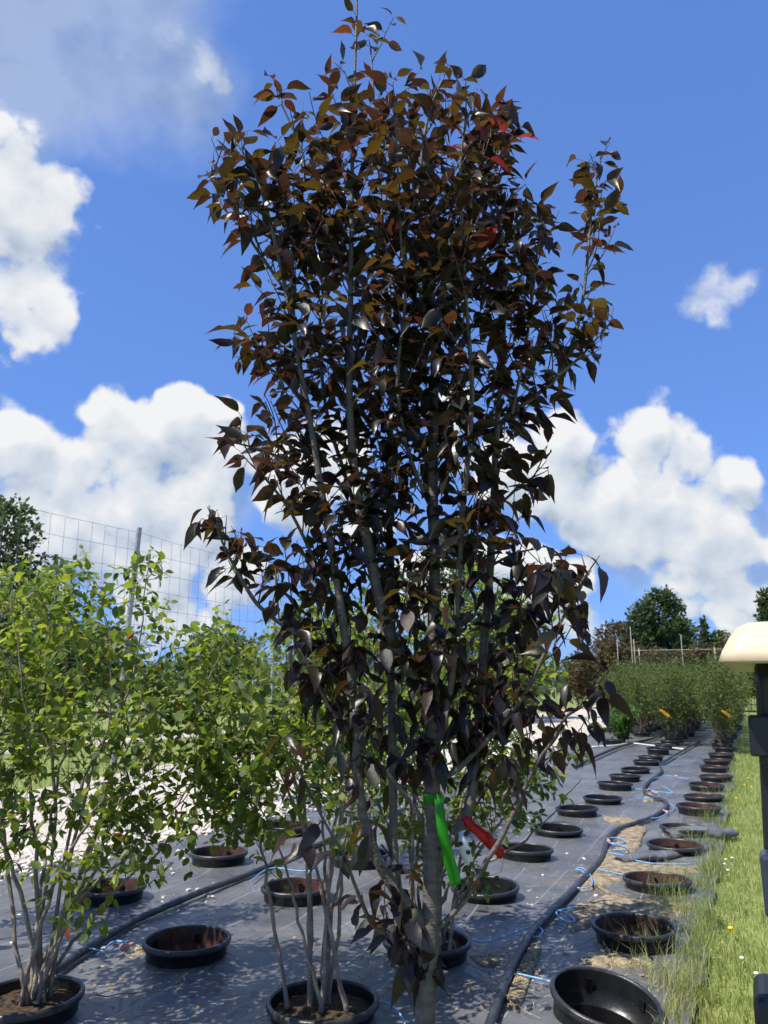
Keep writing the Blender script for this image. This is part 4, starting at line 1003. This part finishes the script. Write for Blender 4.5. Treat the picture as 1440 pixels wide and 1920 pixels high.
# ------------------------------------------------------------------ trees beyond
def conifer(h, r, n, mats, size, seed, shape='cone'):
    rs = random.Random(seed); br = []
    nb = 150
    for i in range(nb):
        t = .06 + .92 * (i / nb); a = i * 2.4 + rs.uniform(-.3, .3)
        if shape == 'cone': ln = r * (1 - t) ** .75 * rs.uniform(.7, 1.15) + .05
        else: ln = r * math.sin(math.pi * min(1, .12 + t * .86)) ** .6 * rs.uniform(.65, 1.12)
        br.append((t * h, a, ln))
    wts = [b_[2] ** 1.3 + .05 for b_ in br]
    def fn():
        z, a, ln = rs.choices(br, wts)[0]; u = rs.random() ** .6
        c = Vector((math.cos(a) * ln * u, math.sin(a) * ln * u, z + ln * u * (.45 if shape == 'cone' else .55)))
        o = Vector((math.cos(a), math.sin(a), .7)) + Vector((rs.gauss(0, .5), rs.gauss(0, .5), rs.gauss(0, .5)))
        return c + Vector((rs.gauss(0, 1), rs.gauss(0, 1), rs.gauss(0, 1))) * .045 * r, o
    cm = clump_mesh('tree_crown', n, fn, size, mats, seed)
    tb = MB(); tb.tube([Vector((0, 0, 0)), Vector((.02, 0, h * .4)), Vector((0, .02, h * .92))], [.028 * h * .5, .018 * h * .5, .01], 8)
    for (z, a, ln) in br[::5]: tb.tube([Vector((0, 0, z)), Vector((math.cos(a) * ln * .8, math.sin(a) * ln * .8, z + ln * .4))], [.012 * r, .004 * r], 4)
    return cm, tb.mesh('tree_trunk', M['tree_bark'])
def far_tree(px, ptop, Y, wpx, kind, label, seed, n=5000, mats=CON, size=(.12, .26), group=None, name='tree'):
    top = at_y(px, ptop, Y); h = top.z; zc = to_px(top)[2]; r = wpx / 2 / FPX * zc
    cm, tm = conifer(h, r, n, mats, (size[0], size[1]), seed, kind)
    e = empty(name, (top.x, Y, 0)); obj('crown', cm, e); obj('trunk', tm, e); return tag(e, label, 'tree', group)
far_tree(10, 945, 24, 200, 'oval', 'dark green upright conifer behind the wire fence', 91, 7000, name='conifer_tree')
far_tree(848, 985, 30, 150, 'oval', 'dark conifer glimpsed behind the crabapple stems', 92, 6000, name='conifer_tree')
far_tree(958, 1128, 34, 130, 'oval', 'rounded grey-green tree right of the crabapple stems', 93, 5000, FAR, (.14, .28), name='round_tree')
far_tree(1238, 1108, 55, 100, 'oval', 'full green tree rising above the brownish shrubs', 94, 6000, CON, (.2, .4), name='broad_tree')
far_tree(1203, 1128, 54, 70, 'oval', 'smaller tree leaning against the full green tree', 95, 3500, CON, (.2, .4), name='broad_tree')
far_tree(1432, 1104, 45, 80, 'cone', 'dark green tree showing above the cream cart roof', 96, 5000, CON, (.18, .34), name='conifer_tree')
far_tree(1318, 1158, 58, 42, 'cone', 'slim pointed tree beside the full green tree', 97, 2500, CON, (.2, .36), name='slim_tree')
far_tree(1160, 1172, 56, 110, 'oval', 'low spreading tree left of the full green tree', 98, 4000, BROWN, (.2, .36), name='broad_tree')
far_tree(1350, 1185, 58, 60, 'oval', 'small bushy tree near the cream cart roof', 99, 3000, FAR, (.2, .36), name='bushy_tree')
far_tree(1280, 1165, 60, 80, 'oval', 'bushy tree between the full tree and the slim pointed tree', 100, 3500, FAR, (.2, .36), name='bushy_tree')
far_tree(420, 1195, 40, 150, 'oval', 'low green tree far beyond the fence', 101, 3500, FAR, (.2, .36), name='bushy_tree')
far_tree(150, 1190, 42, 220, 'oval', 'wide low tree beyond the fence near the tall conifer', 102, 4500, CON, (.2, .4), name='bushy_tree')
far_tree(620, 1180, 44, 160, 'oval', 'low tree behind the crabapple\'s left stems', 103, 3500, FAR, (.2, .4), name='bushy_tree')
# distant woods all along the horizon
random.seed(5)
def woods():
    rs = random.Random(8)
    def fn():
        a = rs.uniform(-1.1, 1.1); d = rs.uniform(95, 130); hh = 3.6 + 1.6 * mnoise.noise(Vector((a * 14, 0, 0))) + 1.0 * mnoise.noise(Vector((a * 50, 3, 0)))
        return Vector((math.sin(a) * d, math.cos(a) * d, hh * rs.random() ** .8)), Vector((rs.gauss(0, 1), rs.gauss(0, 1), rs.gauss(.5, .6)))
    return clump_mesh('distant_woods', 15000, fn, (.7, 1.5), [CON[0], CON[1], FAR[2]], 8)
tag(obj('distant_woods', woods()), 'low dark green woods along the far horizon', 'woods', kind='stuff')

# ------------------------------------------------------------------ tall wire fence along the track
FA = to_rc(ground(212, 1455)); fal, fac = FA
FH = at_y(262, 990, rc(fal, fac).y).z
e = empty('wire_fence', rc(fal, fac)); e.rotation_euler = (0, 0, -RA); SP = 5.0
pm = MB(); pm.box((0, 0, FH / 2), (.06, .05, FH)); pm.box((.028, 0, FH / 2), (.012, .09, FH * .999)); pm_me = pm.mesh('fence_post', M['steel'], False)
for k in range(-2, 8):
    o = obj('post', pm_me, e); o.location = (0, k * SP, 0); o.rotation_euler = (0, random.uniform(-.01, .01), 0)
    if k == 0: o.rotation_euler = (.0, .055, 0); o.location.x = -.05
y0, y1 = -2 * SP, 7 * SP
def sag(y): u = (y / SP) % 1; return -.05 * math.sin(math.pi * u) + .015 * mnoise.noise(Vector((y * 1.7, 0, 0)))
for i in range(12):
    z = FH - .06 - i * .345; pts = [Vector((.045 + .02 * mnoise.noise(Vector((y, i, 0))), y, max(.05, z + sag(y) + .012 * mnoise.noise(Vector((y * 3, i, 2)))))) for y in np.arange(y0, y1, .5)]
    b = MB(); b.tube(pts, .0036, 4, False); b.build('line_wire', M['wire'], e)
k = 0
for y in np.arange(y0, y1, .30):
    top = FH - .06 + sag(y); pts = [Vector((.05, y + .02 * mnoise.noise(Vector((y * 5, z, 0))), z)) for z in np.linspace(top, .08, 12)]
    b = MB(); b.tube(pts, .0028, 4, False); b.build('stay_wire', M['wire'], e)
tag(e, 'tall woven wire deer fence on steel posts beyond the gravel track', 'fence')

# ------------------------------------------------------------------ golf cart at the right
def cart():
    e = empty('golf_cart', rc(2.55, -.0), -RA)          # local x = across, y = along the rows
    L0 = 0.0
    # roof: moulded shell with rounded edge, drawn as stacked rounded rectangles
    def rrect(x0, x1, y0_, y1_, r, n=8):
        P = []
        for cx, cy, a0 in ((x1 - r, y1_ - r, 0), (x0 + r, y1_ - r, 90), (x0 + r, y0_ + r, 180), (x1 - r, y0_ + r, 270)):
            for k in range(n + 1): a = R(a0 + 90 * k / n); P.append((cx + r * math.cos(a), cy + r * math.sin(a)))
        return P
    b = MB(); x0, x1, yy0, yy1 = -.075, 1.12, -.20, 1.75; zb = 1.655
    lev = [(.05, zb + .002), (.010, zb - .004), (0, zb + .004), (.010, zb + .030), (.034, zb + .072), (.056, zb + .098), (.085, zb + .112), (.30, zb + .119)]
    v = []; f = []; nv = 0
    for ins, z in lev:
        ring = rrect(x0 + ins, x1 - ins, yy0 + ins * .8, yy1 - ins * .8, max(.02, .055 - ins * .3)); nv = len(ring); v += [(p[0], p[1], z) for p in ring]
    for i in range(len(lev) - 1):
        for j in range(nv): f.append((i * nv + j, i * nv + (j + 1) % nv, (i + 1) * nv + (j + 1) % nv, (i + 1) * nv + j))
    f.append(tuple((len(lev) - 1) * nv + j for j in range(nv)))
    ring = rrect(x0 + .09, x1 - .09, yy0 + .09, yy1 - .09, .08); v2 = [(p[0], p[1], zb + .02) for p in ring]; n0 = len(v); v += v2
    for j in range(nv): f.append((j, n0 + j, n0 + (j + 1) % nv, (j + 1) % nv))
    f.append(tuple(n0 + j for j in reversed(range(nv)))); b.add(v, f); b.build('roof', M['cream'], e)
    for (xb, yb, xt, yt) in ((-.005, .05, .045, .02), (1.0, .05, 1.0, .02), (.0, 1.55, .05, 1.45), (1.0, 1.55, 1.0, 1.45)):
        b = MB(); b.tube(smooth_path([Vector((xb, yb, .60)), Vector((xb * .6 + xt * .4, yb, 1.0)), Vector((xt, yt, zb + .015))], 6), .026, 10); b.build('roof_strut', M['cart_black'], e)
    b = MB(); b.box((.035, .0, 1.452), (.105, .09, .112), taper=.94); b.box((.035, .0, 1.388), (.06, .06, .03)); s_ = b.build('strut_bracket', M['cart_black'], e, False); bv = s_.modifiers.new('bev', 'BEVEL'); bv.width = .006; bv.segments = 2
    # body
    b = MB()
    prof = [(.0, .30), (.0, .62), (.12, .70), (.75, .72), (.80, .46), (1.35, .44), (1.45, .80), (1.75, .86), (2.05, .70), (2.12, .45), (2.10, .28)]
    xs = (.12, .16, .90, .94); v = []; n = len(prof)
    for i, x in enumerate(xs):
        k = .0 if i in (1, 2) else .02
        for (y, z) in prof: v.append((x, y + (k if y < 1 else -k), z - k))
    f = []
    for i in range(3):
        for j in range(n): f.append((i * n + j, i * n + (j + 1) % n, (i + 1) * n + (j + 1) % n, (i + 1) * n + j))
    f += [tuple(range(n)), tuple(3 * n + j for j in reversed(range(n)))]
    b.add(v, f); b.build('body', M['cart_blue'], e, False)
    b = MB(); b.box((.53, .48, .78), (.86, .50, .12)); s = b.build('seat', M['vinyl'], e, False)
    bv = s.modifiers.new('bev', 'BEVEL'); bv.width = .04; bv.segments = 3
    b = MB(); b.box((.53, .20, 1.06), (.88, .10, .34), Matrix.Rotation(-.12, 3, 'X')); s = b.build('backrest', M['cart_blue'], e, False)
    bv = s.modifiers.new('bev', 'BEVEL'); bv.width = .035; bv.segments = 3
    b = MB(); b.box((.028, -.02, 1.06), (.095, .10, .16)); s = b.build('arm_panel', M['cart_blue'], e, False); bv = s.modifiers.new('bev', 'BEVEL'); bv.width = .012; bv.segments = 2
    b = MB(); b.box((.0, .03, .645), (.14, .22, .29)); s = b.build('bag_rest', M['cart_black'], e, False); bv = s.modifiers.new('bev', 'BEVEL'); bv.width = .03; bv.segments = 3
    b = MB(); b.tube([Vector((.30 + .15 * math.cos(t), 1.25 + .05 * math.sin(t), 1.02 + .14 * math.sin(t))) for t in np.linspace(0, 6.2832, 21)], .014, 8, False); b.tube([Vector((.3, 1.25, 1.02)), Vector((.3, 1.5, .75))], .018, 8); b.build('steering_wheel', M['cart_black'], e)
    for (x, y) in ((.16, .38), (.90, .38), (.16, 1.80), (.90, 1.80)):
        w = MB(); w.lathe([(.10, -.085), (.20, -.085), (.225, -.06), (.23, 0), (.225, .06), (.20, .085), (.10, .085)], 28); o = w.build('wheel', M['rubber'], e); o.location = (x + (.05 if x < .5 else -.05), y, .23); o.rotation_euler = (0, math.pi / 2, 0)
        h = MB(); h.lathe([(.001, -.07), (.10, -.075), (.10, .075), (.001, .07)], 20); h.build('hub', M['hub'], o)
    return tag(e, 'golf cart with cream roof and black struts parked on the grass', 'golf cart')
cart()
